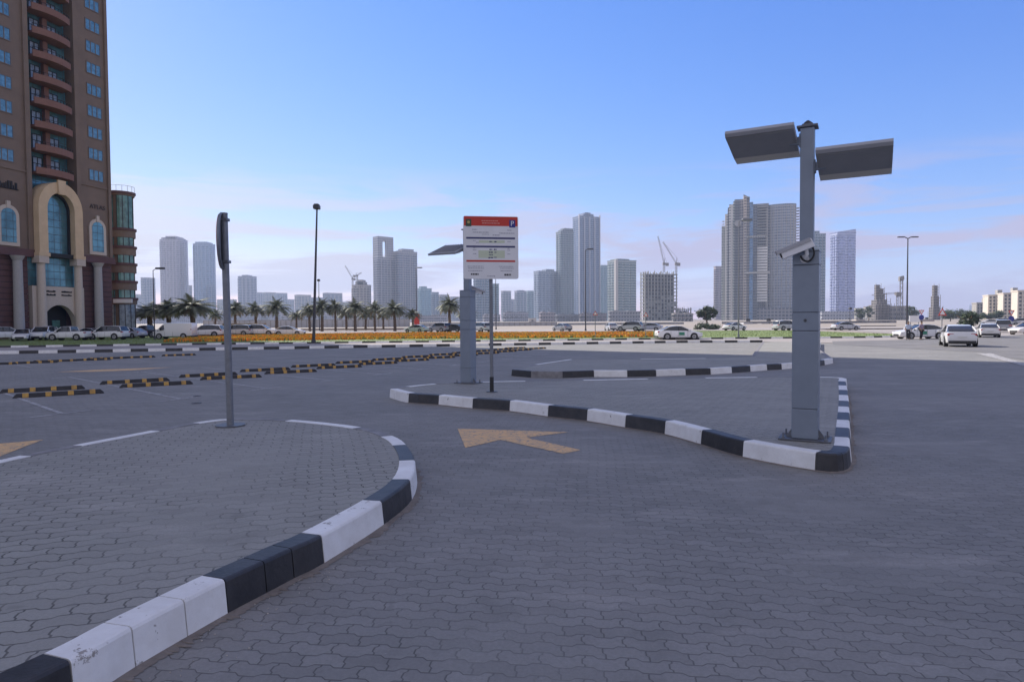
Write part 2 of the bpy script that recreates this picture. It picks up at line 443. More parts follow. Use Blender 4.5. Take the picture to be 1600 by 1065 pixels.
sheet('ground', [(-4000, -120), (4000, -120), (4000, 4000), (-4000, 4000)], M['sand'], -0.02, 'pale sandy ground reaching to the horizon')
k1 = PX([(-260, 560), (0, 553), (573, 543), (1067, 535.3), (1195, 534.8)])
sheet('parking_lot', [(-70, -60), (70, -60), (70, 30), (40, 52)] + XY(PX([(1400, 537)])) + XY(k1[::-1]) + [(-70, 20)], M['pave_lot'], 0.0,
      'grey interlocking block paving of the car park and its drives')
k2w = [(-80, 47), (-60, 52.5)] + XY(PX([(0, 543), (300, 538.7), (640, 535), (1000, 530.6), (1200, 529)])) + [(29, 70), (38, 70.4), (44, 73), (50, 80)]
sheet('road', XY(k1)[:-1] + XY(PX([(1190, 533.6)])) + XY(PX([(1400, 537)])) + [(40, 52), (70, 30), (140, 30), (140, 130), (60, 130)] + k2w[::-1], M['dusty_road'], 0.004,
      'dusty grey road running between the car park kerb and the lawn')
sheet('road_lane', XY(PX([(1302, 538), (1450, 546), (1530, 550), (1600, 563), (2000, 590), (1900, 528), (1600, 523.5), (1480, 526), (1400, 531), (1300, 533)])),
      M['asphalt'], 0.009, 'darker asphalt lane of the road on the right', 'road')
sheet('lawn', k2w + [(50, 118), (-95, 118), (-110, 60)], M['grass'], 0.004, 'green lawn behind the second kerb')
sheet('far_road', [(-220, 120), (220, 120), (220, 150), (-220, 150)], M['dusty_road'], 0.004, 'pale road beyond the lawn', 'road')

# ------------------------------------------------------------------ kerbs
def catmull(ps, sub):
    out = []
    n = len(ps)
    for i in range(n - 1):
        p0 = ps[max(i - 1, 0)]; p1 = ps[i]; p2 = ps[i + 1]; p3 = ps[min(i + 2, n - 1)]
        for k in range(sub):
            t = k / sub
            out.append((0.5 * ((2 * p1) + (-p0 + p2) * t + (2 * p0 - 5 * p1 + 4 * p2 - p3) * t * t + (-p0 + 3 * p1 - 3 * p2 + p3) * t ** 3), i))
    out.append((ps[-1], n - 2))
    return out
def kerb(name, pts, cols, label, h=0.2, wdt=0.16, closed=False, sub=4, side=1, smooth=True, z0=0.0, cat='kerb'):
    """pts: outer top edge on the plane (x,y); side=+1 puts the kerb body to the left of the path"""
    ps = [Vector((p[0], p[1])) for p in pts]
    cr = catmull(ps, sub) if smooth else [(p, i) for i, p in enumerate(ps[:-1])] + [(ps[-1], len(ps) - 2)]
    q = [c[0] for c in cr]; ids = [c[1] for c in cr]
    n = len(q); nor = []
    for i in range(n):
        a = q[max(i - 1, 0)]; b = q[min(i + 1, n - 1)]
        if closed and i in (0, n - 1): a = q[-2]; b = q[1]
        d = (b - a).normalized(); nor.append(Vector((-d.y, d.x)) * side)
    mb = MB()
    G = 0.004
    for i in range(n - 1):
        m = M[{'w': 'kw', 'b': 'kb', 'g': 'kg'}[cols[ids[i] % len(cols)]]]
        hh = h
        first = i == 0 or ids[i - 1] != ids[i]; last = i == n - 2 or ids[i + 1] != ids[i]
        d = (q[i + 1] - q[i]); dl = d.normalized()
        A = q[i] + (dl * G if first else dl * 0); B = q[i + 1] - (dl * G if last else dl * 0)
        prof = [(-0.022, -0.08), (-0.022, 0.0), (-0.004, hh - 0.018), (0.004, hh - 0.005), (0.017, hh), (wdt, hh), (wdt, -0.08)]
        vs = []
        for p_, nn in ((A, nor[i]), (B, nor[i + 1])):
            for (o_, z_) in prof:
                c = p_ + nn * o_; vs.append((c.x, c.y, gz(c.y) + z_ + z0))
        k = len(prof)
        fs = [(j, j + 1, k + j + 1, k + j) for j in range(k - 1)]
        if first: fs.append(tuple(range(k)))
        if last: fs.append(tuple(range(k, 2 * k)))
        mb.add(vs, fs, m)
    o = mb.build(name, fix=True)
    tag(o, label, cat, kind='structure')
    inner = [(p + nn * (wdt - 0.004)) for p, nn in zip(q, nor)]
    # dirt in the mortar and gutter: an irregular strip of sand at the foot
    return o, q, nor, inner

HK = 0.2
def isle_pts(lst): return [P(x, y, HK) for x, y in lst]
i1 = isle_pts([(-150, 1150), (109, 1030), (205, 978), (287, 936), (351, 904), (412, 876), (455, 856), (502, 835), (596, 782), (640, 748), (648, 718), (635, 694), (614, 680), (566, 666.5), (457, 655), (360, 653.5), (300, 660), (235, 672), (112, 695), (30, 711), (-60, 731), (-200, 765), (-420, 830)])
o1, q1, n1, in1 = kerb('kerb', i1 + [Vector((-5.2, 2.2, 0)), i1[0]], ['b', 'w', 'w', 'w', 'b', 'b', 'b'] + ['w', 'b', 'w', 'b'] + ['w', 'g'] * 6 + ['b'], 'curved black and white painted kerb around the nearest paved island on the left', closed=True)
def island(inner, label):
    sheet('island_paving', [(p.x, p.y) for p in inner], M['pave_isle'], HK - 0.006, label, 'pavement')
island(in1, 'grey block paving on top of the nearest left island')
i2 = isle_pts([(610, 607), (639, 614), (686, 617), (739, 622), (797, 625.5), (857, 633), (918, 639), (978, 648), (1040, 657), (1097, 671), (1162, 688), (1275, 706.5), (1316, 707), (1327, 697), (1327, 683), (1327, 668), (1327, 656), (1327, 644), (1326.5, 635), (1326, 626), (1325, 617), (1324, 609), (1322.5, 602), (1321, 595.5), (1316, 589.5), (1250, 588), (1180, 588.5), (1100, 589.5), (1010, 591), (910, 593), (820, 594.5), (750, 596), (677, 599), (632, 603.5), (610, 607)])
o2, q2, n2, in2 = kerb('kerb', i2, ['w', 'b'] * 6 + ['b', 'w'] * 6 + ['w', 'g'] * 5, 'black and white kerb around the middle island that carries the two lamp columns', closed=True, sub=3)
island(in2, 'grey block paving on top of the middle island under the lamp columns')
i3 = isle_pts([(800, 577), (830, 579.5), (879, 580), (928, 578.5), (980, 578.5), (1025, 577.5), (1071, 576), (1110, 575), (1143, 573), (1172, 571), (1198, 569), (1221, 568), (1255, 565.5), (1276, 563.5), (1288, 562), (1301, 559.5), (1293, 554), (1280, 545), (1282, 534), (1236, 533.6), (1191, 534), (1182, 545), (1174, 556), (1100, 559.5), (1000, 560.5), (890, 561), (834, 569), (800, 577)])
o3, q3, n3, in3 = kerb('kerb', i3, ['b', 'g'] + ['b', 'w'] * 5 + ['b', 'b'] + ['w', 'g', 'g', 'w', 'g', 'g', 'g', 'g'] + ['g', 'w', 'g', 'w', 'g'], 'black and white kerb around the far island behind the lamp columns', closed=True, sub=2, smooth=False)
island(in3, 'pale block paving on top of the far island')

def run(name, a, b, n, label, h=0.2, wdt=0.16, start=0):
    """straight striped kerb along polyline"""
    pts = [Vector((p[0], p[1], 0)) for p in a]
    L_ = [0]
    for i in range(1, len(pts)): L_.append(L_[-1] + (pts[i] - pts[i - 1]).length)
    out = []; s_ = 0
    while s_ < L_[-1]:
        for i in range(1, len(pts)):
            if s_ <= L_[i]:
                out.append(pts[i - 1].lerp(pts[i], (s_ - L_[i - 1]) / (L_[i] - L_[i - 1]))); break
        s_ += b
    kerb(name, out, ['b', 'w'] if start == 0 else ['w', 'b'], label, h=h, wdt=wdt, smooth=False, side=1)
run('kerb', k1, 1.06, 0, 'long striped kerb along the far edge of the car park')
run('kerb', [Vector((x, y, 0)) for x, y in k2w], 1.3, 0, 'second striped kerb edging the lawn beyond the road', h=0.17)

# sand gathered at the foot of the kerbs
def gutter(q, nor, i0, i1_, w0, label):
    mb = MB(); vs = []; r2 = random.Random(3)
    A = []; B = []
    for i in range(i0, i1_):
        for k in range(6):
            t = k / 6; p = q[i].lerp(q[i + 1], t); nn = nor[i].lerp(nor[i + 1], t)
            o_ = w0 * (0.35 + 0.9 * r2.random() * (0.6 + 0.4 * math.sin(i * 1.3)))
            a = p - nn * 0.018; b = p - nn * (0.03 + o_)
            A.append((a.x, a.y, gz(a.y) + 0.012)); B.append((b.x, b.y, gz(b.y) + 0.003))
    n = len(A)
    mb.add(A + B, [(k, k + 1, n + k + 1, n + k) for k in range(n - 1)], M['dirt'])
    tag(mb.build('sand', fix=True), label, 'sand', kind='stuff')
gutter(q1, n1, 0, 44, 0.07, 'thin drift of brown sand along the foot of the left kerb')
gutter(q2, n2, 3, 66, 0.05, 'thin drift of brown sand along the foot of the middle kerb')

mb = MB(); r2 = random.Random(9); pm_ = mat('pale grit', (0.42, 0.39, 0.35), 0.9, noise=.3, nscale=30)
for (q_, n_, a_, b_, cnt) in ((q1, n1, 0, 44, 150), (q2, n2, 3, 66, 120)):
    for k in range(cnt):
        i = r2.randrange(a_, b_); t_ = r2.random(); p = q_[i].lerp(q_[i + 1], t_) - n_[i] * (0.04 + abs(r2.gauss(0, .16))); s_ = r2.uniform(.0025, .007)
        z = gz(p.y) + s_ * .4; c = [(p.x + r2.uniform(.6, 1.2) * s_ * dx, p.y + r2.uniform(.6, 1.2) * s_ * dy, z + dz * s_ * .7) for dx, dy, dz in ((1, 0, 0), (0, 1, 0), (-1, 0, 0), (0, -1, 0), (0, 0, 1), (0, 0, -1))]
        mb.add(c, [(0, 1, 4), (1, 2, 4), (2, 3, 4), (3, 0, 4), (1, 0, 5), (2, 1, 5), (3, 2, 5), (0, 3, 5)], pm_)
tag(mb.build('grit', fix=False), 'small pale stones and chips lying along the kerbs', 'grit', kind='stuff')

# ------------------------------------------------------------------ markings
def mark(name, px, m, label, z=0.004, cat='road marking'):
    return sheet(name, XY([P(x, y, 0) for x, y in px]), m, z, label, cat)
mark('yellow_arrow', [(715, 669.5), (888, 675), (822, 683.5), (908, 703), (880, 708.5), (782, 687), (727, 699.5)], M['yline'], 'faded yellow direction arrow painted between the two kerbed islands')
mark('yellow_arrow', [(-60, 688), (-60, 745), (0, 713), (40, 697), (68, 687), (0, 693)], M['yline'], 'orange arrow tip painted behind the left island at the frame edge')
mark('yellow_arrow', [(88, 581), (150, 577.5), (270, 573.5), (205, 578.5), (150, 580.5)], M['yline'], 'thin faded orange arrow far back between two rows of wheel stops')
def wline(a, b, wd, label=None, name='bay_line'):
    a = Vector(a[:2]); b = Vector(b[:2]); d = (b - a).normalized(); n_ = Vector((-d.y, d.x)) * wd / 2
    return sheet(name, [a + n_, a - n_, b - n_, b + n_], M['line'], 0.005, label or 'worn white parking bay line', 'road marking')
mark('road_arrow', [(1524, 552), (1548, 552), (1600, 568), (1640, 576), (1600, 572)], M['line'], 'pale painted arrow on the sunlit road at the right', z=0.014)

# ------------------------------------------------------------------ wheel stops
STEP = Vector((1.035, 2.41)); ROWA = Vector((-11.56, 15.15)); OFF = Vector((-1.3, 1.12)); BD = Vector((0.80, 0.60)).normalized()
def make_stop():
    t = thing('wheel_stop', (0, 0, 0), 0, 'x', 'wheel stop', 'black and yellow wheel stops of the car park')
    Lh = 0.9
    def prof(x0, x1, e, m, name, taper=True):
        mb = MB()
        pr = [(-0.075 - e, 0), (-0.075 - e, 0.02), (-0.04 - e, 0.10 + e), (0.04 + e, 0.10 + e), (0.075 + e, 0.02), (0.075 + e, 0)]
        st = [(x0, 0.25), (x0 + 0.07, 1), (x1 - 0.07, 1), (x1, 0.25)] if taper else [(x0, 1), (x1, 1)]
        vs = []
        for (x, s_) in st:
            for (y, z) in pr: vs.append((x, y, z * (s_ if z > 0.02 else 1)))
        k = 6; fs = []
        for j in range(len(st) - 1):
            for a in range(k): fs.append((j * k + a, j * k + (a + 1) % k, (j + 1) * k + (a + 1) % k, (j + 1) * k + a))
        fs += [tuple(range(k)), tuple(range((len(st) - 1) * k, len(st) * k))]
        mb.add(vs, fs, m); return mb.build(name, t, bevel=0.006)
    prof(-Lh, Lh, 0, M['rubber'], 'bar')
    for c in (-0.66, -0.22, 0.22, 0.66): prof(c - 0.06, c + 0.06, 0.004, M['ypatch'], 'yellow_patch', False)
    return t
stop0 = make_stop(); used = [False]
ORD = ['first', 'second', 'third', 'fourth', 'fifth', 'sixth', 'seventh', 'eighth', 'ninth', 'tenth', 'eleventh', 'twelfth', 'thirteenth', 'fourteenth', 'fifteenth', 'sixteenth', 'seventeenth']
def put_stop(c, label, rot=0):
    o = stop0 if not used[0] else copy_tree(stop0); used[0] = True
    c = c + Vector((rnd.uniform(-.06, .06), rnd.uniform(-.06, .06)))
    o.location = (c.x, c.y, gz(c.y)); o.rotation_euler = (R(0), 0, math.atan2(BD.y, BD.x) + rnd.uniform(-.04, .04) + rot)
    o['label'] = label
for i in range(0, 13):
    a = ROWA + STEP * i + BD * 0.9
    put_stop(a, 'black and yellow wheel stop, %s from the near end of the front long line' % ORD[i])
for i in range(0, 14):
    a = ROWA + STEP * (i - 1) + OFF + BD * 0.9
    put_stop(a, 'black and yellow wheel stop, %s from the near end of the rear long line' % ORD[i])
ROWB = Vector((-23.0, 29.9))
for i in range(-1, 4):
    put_stop(ROWB + STEP * i + BD * 0.9, 'black and yellow wheel stop, %s of the nearer short line by the long kerb' % ORD[i + 1])
    if i < 2: put_stop(ROWB + STEP * i + OFF * 0.55 + BD * 1.9, 'black and yellow wheel stop, %s of the farther short line by the long kerb' % ORD[i + 1])
ld = Vector((.72, -.69)).normalized()
for i in range(-1, 13):
    m_ = ROWA + STEP * i + Vector((-0.55, 0.6))
    wline(m_ - ld * 5.0, m_ + ld * 5.0, 0.09)
    e_ = m_ + ld * 5.0; td = STEP.normalized(); wline(e_ - td * 0.55, e_ + td * 0.55, 0.09)
    e_ = m_ - ld * 5.0; wline(e_ - td * 0.55, e_ + td * 0.55, 0.09)
for i in range(-1, 4):
    m_ = ROWB + STEP * i + Vector((-0.4, 0.5))
    wline(m_, m_ + ld * 4.6, 0.09)
for (px, py, s_) in ((308, 619, 0.085), (307, 630, 0.10)):
    p = P(px, py); mb = MB(); mb.cyl((0, 0, 0), (0, 0, 0.012), s_, s_ * .96, M['seam'], 20); mb.cyl((0, 0, 0.012), (0, 0, 0.016), s_ * .5, s_ * .48, M['seam'], 20)
    tag(mb.build('drain_cover', loc=(p.x, p.y, p.z)), 'small dark round drain cover, %s one of the pair near the leaning sign post' % ('farther' if py < 625 else 'nearer'), 'drain cover')

# ------------------------------------------------------------------ lamp columns with cameras
def lamp_column(loc, rz, label, camdir, tilt=-13):
    t = thing('lamp_column', loc, rz, label, 'lamp post', 'square grey lamp columns with cameras')
    mb = MB(); mb.box(-.29, .29, -.21, .21, 0, .018, M['steel_d']); mb.build('base_plate', t, bevel=.004)
    for sx in (-1, 1):
        for sy in (-1, 1):
            mb = MB(); mb.cyl((sx * .235, sy * .155, .018), (sx * .235, sy * .155, .036), .022, .022, M['galv'], 6)
            mb.cyl((sx * .235, sy * .155, .036), (sx * .235, sy * .155, .085), .011, .011, M['galv'], 8); mb.build('anchor_bolt', t)
    for sx in (-1, 1):
        mb = MB(); mb.add([(sx * .145, -.01, .018), (sx * .225, -.01, .018), (sx * .145, -.01, .13), (sx * .145, .01, .018), (sx * .225, .01, .018), (sx * .145, .01, .13)],
                          [(0, 1, 2), (3, 5, 4), (0, 3, 4, 1), (1, 4, 5, 2), (2, 5, 3, 0)], M['galv']); mb.build('gusset', t)
    zs_ = [.018, .38, 1.315, 1.535, 2.10, 2.26]
    mb = MB()
    for a, b in zip(zs_, zs_[1:]): mb.box(-.145, .145, -.145, .145, a + .002, b - .002, M['steel'])
    mb.build('column', t, bevel=.008)
    mb = MB(); mb.box(-.139, .139, -.139, .139, .02, 2.25, M['seam']); mb.build('inner_frame', t)
    mb = MB(); mb.cyl((0, -.144, 1.44), (0, -.150, 1.44), .02, .02, M['steel_d'], 14); mb.box(-.004, .004, -.154, -.150, 1.428, 1.452, M['black']); mb.build('lock', t)
    mb = MB(); mb.box(-.147, .147, -.147, .147, 2.26, 2.275, M['steel']); mb.build('column_cap', t, bevel=.004)
    mb = MB(); mb.box(-.077, .077, -.077, .077, 2.275, 3.74, M['steel']); mb.build('pole', t, bevel=.010)
    mb = MB(); mb.box(-.115, .115, -.10, .10, 3.74, 3.765, M['steel_d']); mb.box(-.06, .06, -.06, .06, 3.765, 3.79, M['steel_d'])
    mb.build('pole_cap', t, bevel=.004)
    mb = MB(); mb.cyl((0, 0, 3.79), (0, 0, 3.81), .055, .045, M['black'], 16); mb.cyl((0, 0, 3.81), (0, 0, 3.835), .045, .015, M['black'], 16); mb.build('light_sensor', t, smooth=True)
    for sx, zc in ((-1, 3.605), (1, 3.28)):
        a_ = MB(); a_.box(min(sx * .077, sx * .20), max(sx * .077, sx * .20), -.035, .035, zc - .045, zc + .045, M['steel'])
        a_.box(min(sx * .077, sx * .092), max(sx * .077, sx * .092), -.06, .06, zc - .075, zc + .075, M['steel']); arm = a_.build('arm', t, bevel=.004)
        T = Matrix.Translation((0, 0, zc)) @ Matrix.Rotation(R(tilt), 4, 'X')
        mb = MB()
        x0, x1 = (sx * .115, sx * .885); x0, x1 = min(x0, x1), max(x0, x1)
        y0, y1 = -.42, .42
        ch = .23
        # shallow tray: flat top, chamfered long edges below
        pr = [(y0, .035), (y0 - .012, -.005), (y0 + .02, -.035), (y1 - ch, -.035), (y1 - .01, -.012), (y1, .035)]
        vs = [(x, y, z) for x in (x0, x1) for (y, z) in pr]
        ms = [M['panel'], M['panel'], M['panel_d'], M['beige'], M['panel'], M['panel']]
        for k_ in range(6):
            mb.add([vs[k_], vs[(k_ + 1) % 6], vs[6 + (k_ + 1) % 6], vs[6 + k_]], [(0, 1, 2, 3)], ms[k_], T)
        mb.add(vs[:6], [(0, 1, 2, 3, 4, 5)], M['panel'], T); mb.add(vs[6:], [(5, 4, 3, 2, 1, 0)], M['panel'], T)
        hd = mb.build('lamp_head', t)
        mb = MB(); mb.box(x0 + .03, x1 - .03, y0 + .05, y1 - ch - .03, -.041, -.036, M['panel_d'], T); mb.build('diffuser', hd)
        mb = MB()
        for k_ in range(9):
            xx = x0 + .08 + k_ * (x1 - x0 - .16) / 8
            mb.box(xx - .004, xx + .004, y0 + .06, y1 - .06, .036, .06, M['panel'], T)
        mb.build('cooling_fins', hd)
    # bullet camera on a bracket
    d = camdir
    T = Matrix.Translation((d * .02, -.235, 2.315)) @ Matrix.Rotation(d * R(-14), 4, 'Z') @ Matrix.Rotation(d * R(22), 4, 'Y') @ Matrix.Scale(0.9, 4)
    # x axis points along the camera body
    mb = MB(); pr = [(-.06, -.06), (-.06, .035), (-.035, .06), (.035, .06), (.06, .035), (.06, -.06)]
    x0, x1 = -.12, .29
    vs = [(d * x, y, z) for x in (x0, x1) for (y, z) in pr]
    mb.add(vs, [(k, (k + 1) % 6, 6 + (k + 1) % 6, 6 + k) for k in range(6)] + [tuple(range(6)), tuple(range(6, 12))], M['white'], T)
    cm = mb.build('security_camera', t, bevel=.006)
    mb = MB(); vs = [(d * x, y, z) for x in (x0 + .02, x1 + .05) for (y, z) in [(-.072, .02), (-.072, .05), (-.04, .074), (.04, .074), (.072, .05), (.072, .02)]]
    mb.add(vs, [(k, (k + 1) % 6, 6 + (k + 1) % 6, 6 + k) for k in range(6)] + [tuple(range(6)), tuple(range(6, 12))], M['panel'], T); mb.build('sun_shield', cm)
    mb = MB(); a = T @ Vector((d * x1, 0, 0)); b = T @ Vector((d * (x1 + .012), 0, 0)); mb.cyl(a, b, .033, .033, M['black'], 18); mb.build('lens', cm)
    mb = MB(); mb.tube([(d * .01, -.145, 2.17), (d * .0, -.19, 2.18), (d * -.02, -.22, 2.22), T @ Vector((d * -.02, 0, -.045))], .022, M['white'], 10)
    mb.cyl((d * .01, -.145, 2.17), (d * .01, -.153, 2.17), .05, .05, M['white'], 18); mb.build('bracket', t, smooth=True)
    s_ = T @ Vector((d * x0, 0, -.01)); pts = []
    for k in range(17):
        u = k / 16; an = PI * (0.5 - 1.4 * u)
        pts.append(Vector((s_.x + d * .06 - d * .075 * math.cos(an), s_.y + .04 * u - .01, s_.z - .11 + .10 * math.sin(an))))
    mb = MB(); mb.tube([s_] + pts, .011, M['black'], 8); mb.build('cable', t, smooth=True)
    mb = MB(); mb.cyl((-d * .03, -.05, 2.275), (-d * .03, -.05, 2.31), .03, .02, M['black'], 12); mb.build('cable_gland', t)
    return t
pa = P(1258.5, 685, HK)
lamp_column(tuple(pa), R(-29), 'square grey lamp column with two tilted floodlight heads near the black corner of the middle kerb', -1)
pb = P(732, 598, HK)
lamp_column(tuple(pb), PI + R(-26), 'grey lamp column standing behind the parking tariff board with one visible lamp head', -1, -20)

# ------------------------------------------------------------------ tariff board
def text_obj(name, s_, size, m, parent, loc, rot=(PI / 2, 0, 0), extrude=0.001, align='CENTER'):
    c = bpy.data.curves.new(name, 'FONT'); c.body = s_; c.size = size; c.extrude = extrude; c.align_x = align; c.align_y = 'CENTER'
    o = bpy.data.objects.new(name, c); COL.objects.link(o)
    bpy.context.view_layer.update()
    me = bpy.data.meshes.new_from_object(o.evaluated_get(bpy.context.evaluated_depsgraph_get()))
    bpy.data.objects.remove(o); me.name = name
    me.materials.clear(); me.materials.append(m)
    o = bpy.data.objects.new(name, me); COL.objects.link(o)
    o.parent = parent; o.location = loc; o.rotation_euler = rot
    return o
ps = P(768.5, 612, HK)
t = thing('parking_sign', tuple(ps), R(9), 'white parking tariff board with red header and blue P mark on a thin pole', 'sign')
hzb = at(768.5, 436, ps.y).z - ps.z; hzt = at(768.5, 338.5, ps.y).z - ps.z; SW = 84.5 * ps.y / F / math.cos(R(9)) / 2
mb = MB(); mb.cyl((0, 0, .32), (0, 0, hzb + .9), .038, .038, M['galv'], 16); mb.build('pole', t, smooth=True)
mb = MB(); mb.cyl((0, 0, 0), (0, 0, .32), .044, .044, M['black'], 16); mb.build('pole_foot', t, smooth=True)
mb = MB(); mb.cyl((0, 0, 0), (0, 0, .012), .12, .12, M['steel_d'], 20); mb.build('base_plate', t)
def rrect(x0, x1, z0, z1, r_, n=5):
    pts = []
    for cx, cz, a0 in ((x1 - r_, z1 - r_, 0), (x0 + r_, z1 - r_, 90), (x0 + r_, z0 + r_, 180), (x1 - r_, z0 + r_, 270)):
        for k in range(n + 1):
            a = R(a0 + 90 * k / n); pts.append((cx + r_ * math.cos(a), cz + r_ * math.sin(a)))
    return pts
TZ = Matrix(((1, 0, 0, 0), (0, 0, -1, 0), (0, 1, 0, 0), (0, 0, 0, 1)))
def plate(mb, poly, y0, y1, m):        # polygon in x,z pushed along y
    mb.prism([(x, z) for x, z in poly], -y1, -y0, m, TZ)
mb = MB(); plate(mb, rrect(-SW, SW, hzb, hzt, .04), -.062, -.042, M['white']); bd = mb.build('board', t)
W_ = 2 * SW; Hh = hzt - hzb
def rel(u, v): return (-SW + u * W_, hzt - v * Hh)
def strip(name, u0, u1, v0, v1, m, y=-.0645, par=bd):
    mb = MB(); x0, z0 = rel(u0, v1); x1, z1 = rel(u1, v0); mb.box(x0, x1, y, -.0622, z0, z1, m); return mb.build(name, par)
strip('red_header', .012, .988, .008, .155, M['red'], -.0642)
cr = strip('crest', .045, .145, .05, .165, M['crest'], -.067)
mb = MB(); x, z = rel(.095, .10); mb.cyl((x, -.067, z), (x, -.069, z), .03, .03, M['gold'], 12); mb.build('crest_emblem', bd)
pq = strip('parking_mark', .835, .945, .055, .175, M['blue'], -.067)
x, z = rel(.89, .115); text_obj('letter_p', 'P', .15, M['white'], bd, (x, -.068, z))
def lines(name, rows, m):
    mb = MB(); r2 = random.Random(11)
    for (u0, u1, v, th) in rows:
        u = u0
        while u < u1 - .004:
            l_ = min(r2.uniform(.012, .045), u1 - u)
            x0, z0 = rel(u, v + th / 2); x1, z1 = rel(u + l_, v - th / 2)
            mb.box(x0, x1, -.0655 if name != 'header_writing' else -.067, -.0625, z0, z1, m); u += l_ + .009
    return mb.build(name, bd)
lines('header_writing', [(.33, .64, .075, .012), (.34, .66, .112, .012)], mat('faded header print', (.66, .36, .30), .6))
lines('small_writing', [(.16, .25, .215, .012), (.80, .88, .22, .012), (.17, .46, .258, .012), (.65, .93, .268, .012), (.34, .46, .29, .009), (.53, .66, .30, .012), (.17, .22, .39, .010), (.23, .28, .42, .01),
                        (.17, .23, .51, .01), (.80, .85, .51, .01), (.17, .23, .54, .01), (.80, .85, .54, .01), (.17, .23, .60, .01), (.80, .85, .60, .01), (.8, .86, .40, .01),
                        (.07, .36, .80, .01), (.08, .37, .83, .01), (.08, .34, .87, .01), (.64, .90, .80, .01), (.66, .92, .83, .01), (.67, .88, .87, .01), (.43, .57, .955, .012)], M['grey_p'])
for v in (.335, .47): strip('blue_rule', .05, .94, v, v + .028, M['navy'])
strip('red_rule', .05, .94, .70, .728, M['red'])
strip('green_table', .28, .75, .385, .425, M['green_p']); strip('green_table', .27, .75, .545, .665, M['green_p'])
lines('table_writing', [(.47, .52, .405, .018), (.56, .60, .405, .018), (.47, .52, .53, .018), (.55, .60, .53, .018), (.46, .53, .575, .018), (.56, .60, .575, .012), (.46, .54, .615, .016), (.45, .54, .66, .018), (.55, .60, .655, .014)], M['navy'])
lines('bold_writing', [(.13, .27, .925, .024), (.74, .86, .932, .028)], M['black'])
for z_ in (hzb + .12, hzb + .85):
    mb = MB(); mb.box(-.07, .07, -.042, .045, z_ - .02, z_ + .02, M['galv']); mb.build('clamp', t)

# ------------------------------------------------------------------ round sign seen from the edge
pr_ = P(360, 664.5, HK)
t = thing('round_traffic_sign', tuple(pr_), 0, 'round traffic sign seen edge on atop a leaning galvanised post', 'sign')
topz = at(351, 334, pr_.y).z - pr_.z
dx = at(350, 334, pr_.y).x - pr_.x
TL = Matrix.Shear('XY', 4, (dx / topz + .0, 0)) if False else Matrix.Identity(4)
tp = Vector((dx, 0, topz))
mb = MB(); mb.cyl((0, 0, 0), tp, .048, .048, M['galv'], 18); mb.build('pole', t, smooth=True)
mb = MB(); mb.cyl(tp, tp + Vector((0, 0, .012)), .051, .05, M['steel_d'], 18); mb.build('pole_cap', t)
mb = MB(); mb.cyl((0, 0, 0), (0, 0, .014), .20, .20, M['steel_d'], 24); mb.build('base_plate', t)
cz_ = at(348, 377, pr_.y).z - pr_.z; cx_ = at(345.2, 377, pr_.y).x - pr_.x
nd = Vector((-.985, .03, 0)).normalized()
nd = Vector((pr_.x, pr_.y, 0)).normalized(); nd = Vector((-nd.y, nd.x, 0)) * .992 + nd * .125; nd.normalize()
sc_ = Vector((cx_, 0.0, cz_)); rad = (at(348, 333.5, pr_.y).z - at(348, 420, pr_.y).z) / 2
tilt = Vector((dx / topz, 0, 1)).normalized()
mb = MB(); mb.cyl(sc_ - nd * .010, sc_ + nd * .004, rad, rad, M['galv'], 48); disc = mb.build('disc', t, smooth=True)
mb = MB(); mb.cyl(sc_ + nd * .005, sc_ + nd * .009, rad * .985, rad * .985, M['red'], 48); mb.cyl(sc_ + nd * .009, sc_ + nd * .011, rad * .8, rad * .8, M['white'], 48); mb.build('sign_face', disc, smooth=True)
mb = MB()
aa = Vector((0, 0, 1)); bb = nd.cross(aa)
ring = [sc_ - nd * .02 + (aa * math.sin(k * PI / 24) + bb * math.cos(k * PI / 24)) * rad for k in range(49)]
mb.tube(ring, .017, M['galv'], 8); mb.build('rim', disc, smooth=True)
for z_ in (rad * .78, -rad * .74):
    c = sc_ + Vector((0, 0, z_)); px_ = dx * ((cz_ + z_) / topz)
    mb = MB(); mb.box(c.x, px_ + .055, -.03, .03, c.z - .018, c.z + .018, M['galv']); mb.box(px_ - .055, px_ + .06, -.055, .055, c.z - .02, c.z + .02, M['galv']); mb.build('clamp', t, bevel=.004)
mb = MB(); mb.box(sc_.x + .012, sc_.x + .035, -.02, .02, sc_.z - rad * .9, sc_.z + rad * .9, M['galv']); mb.build('stiffener', t)

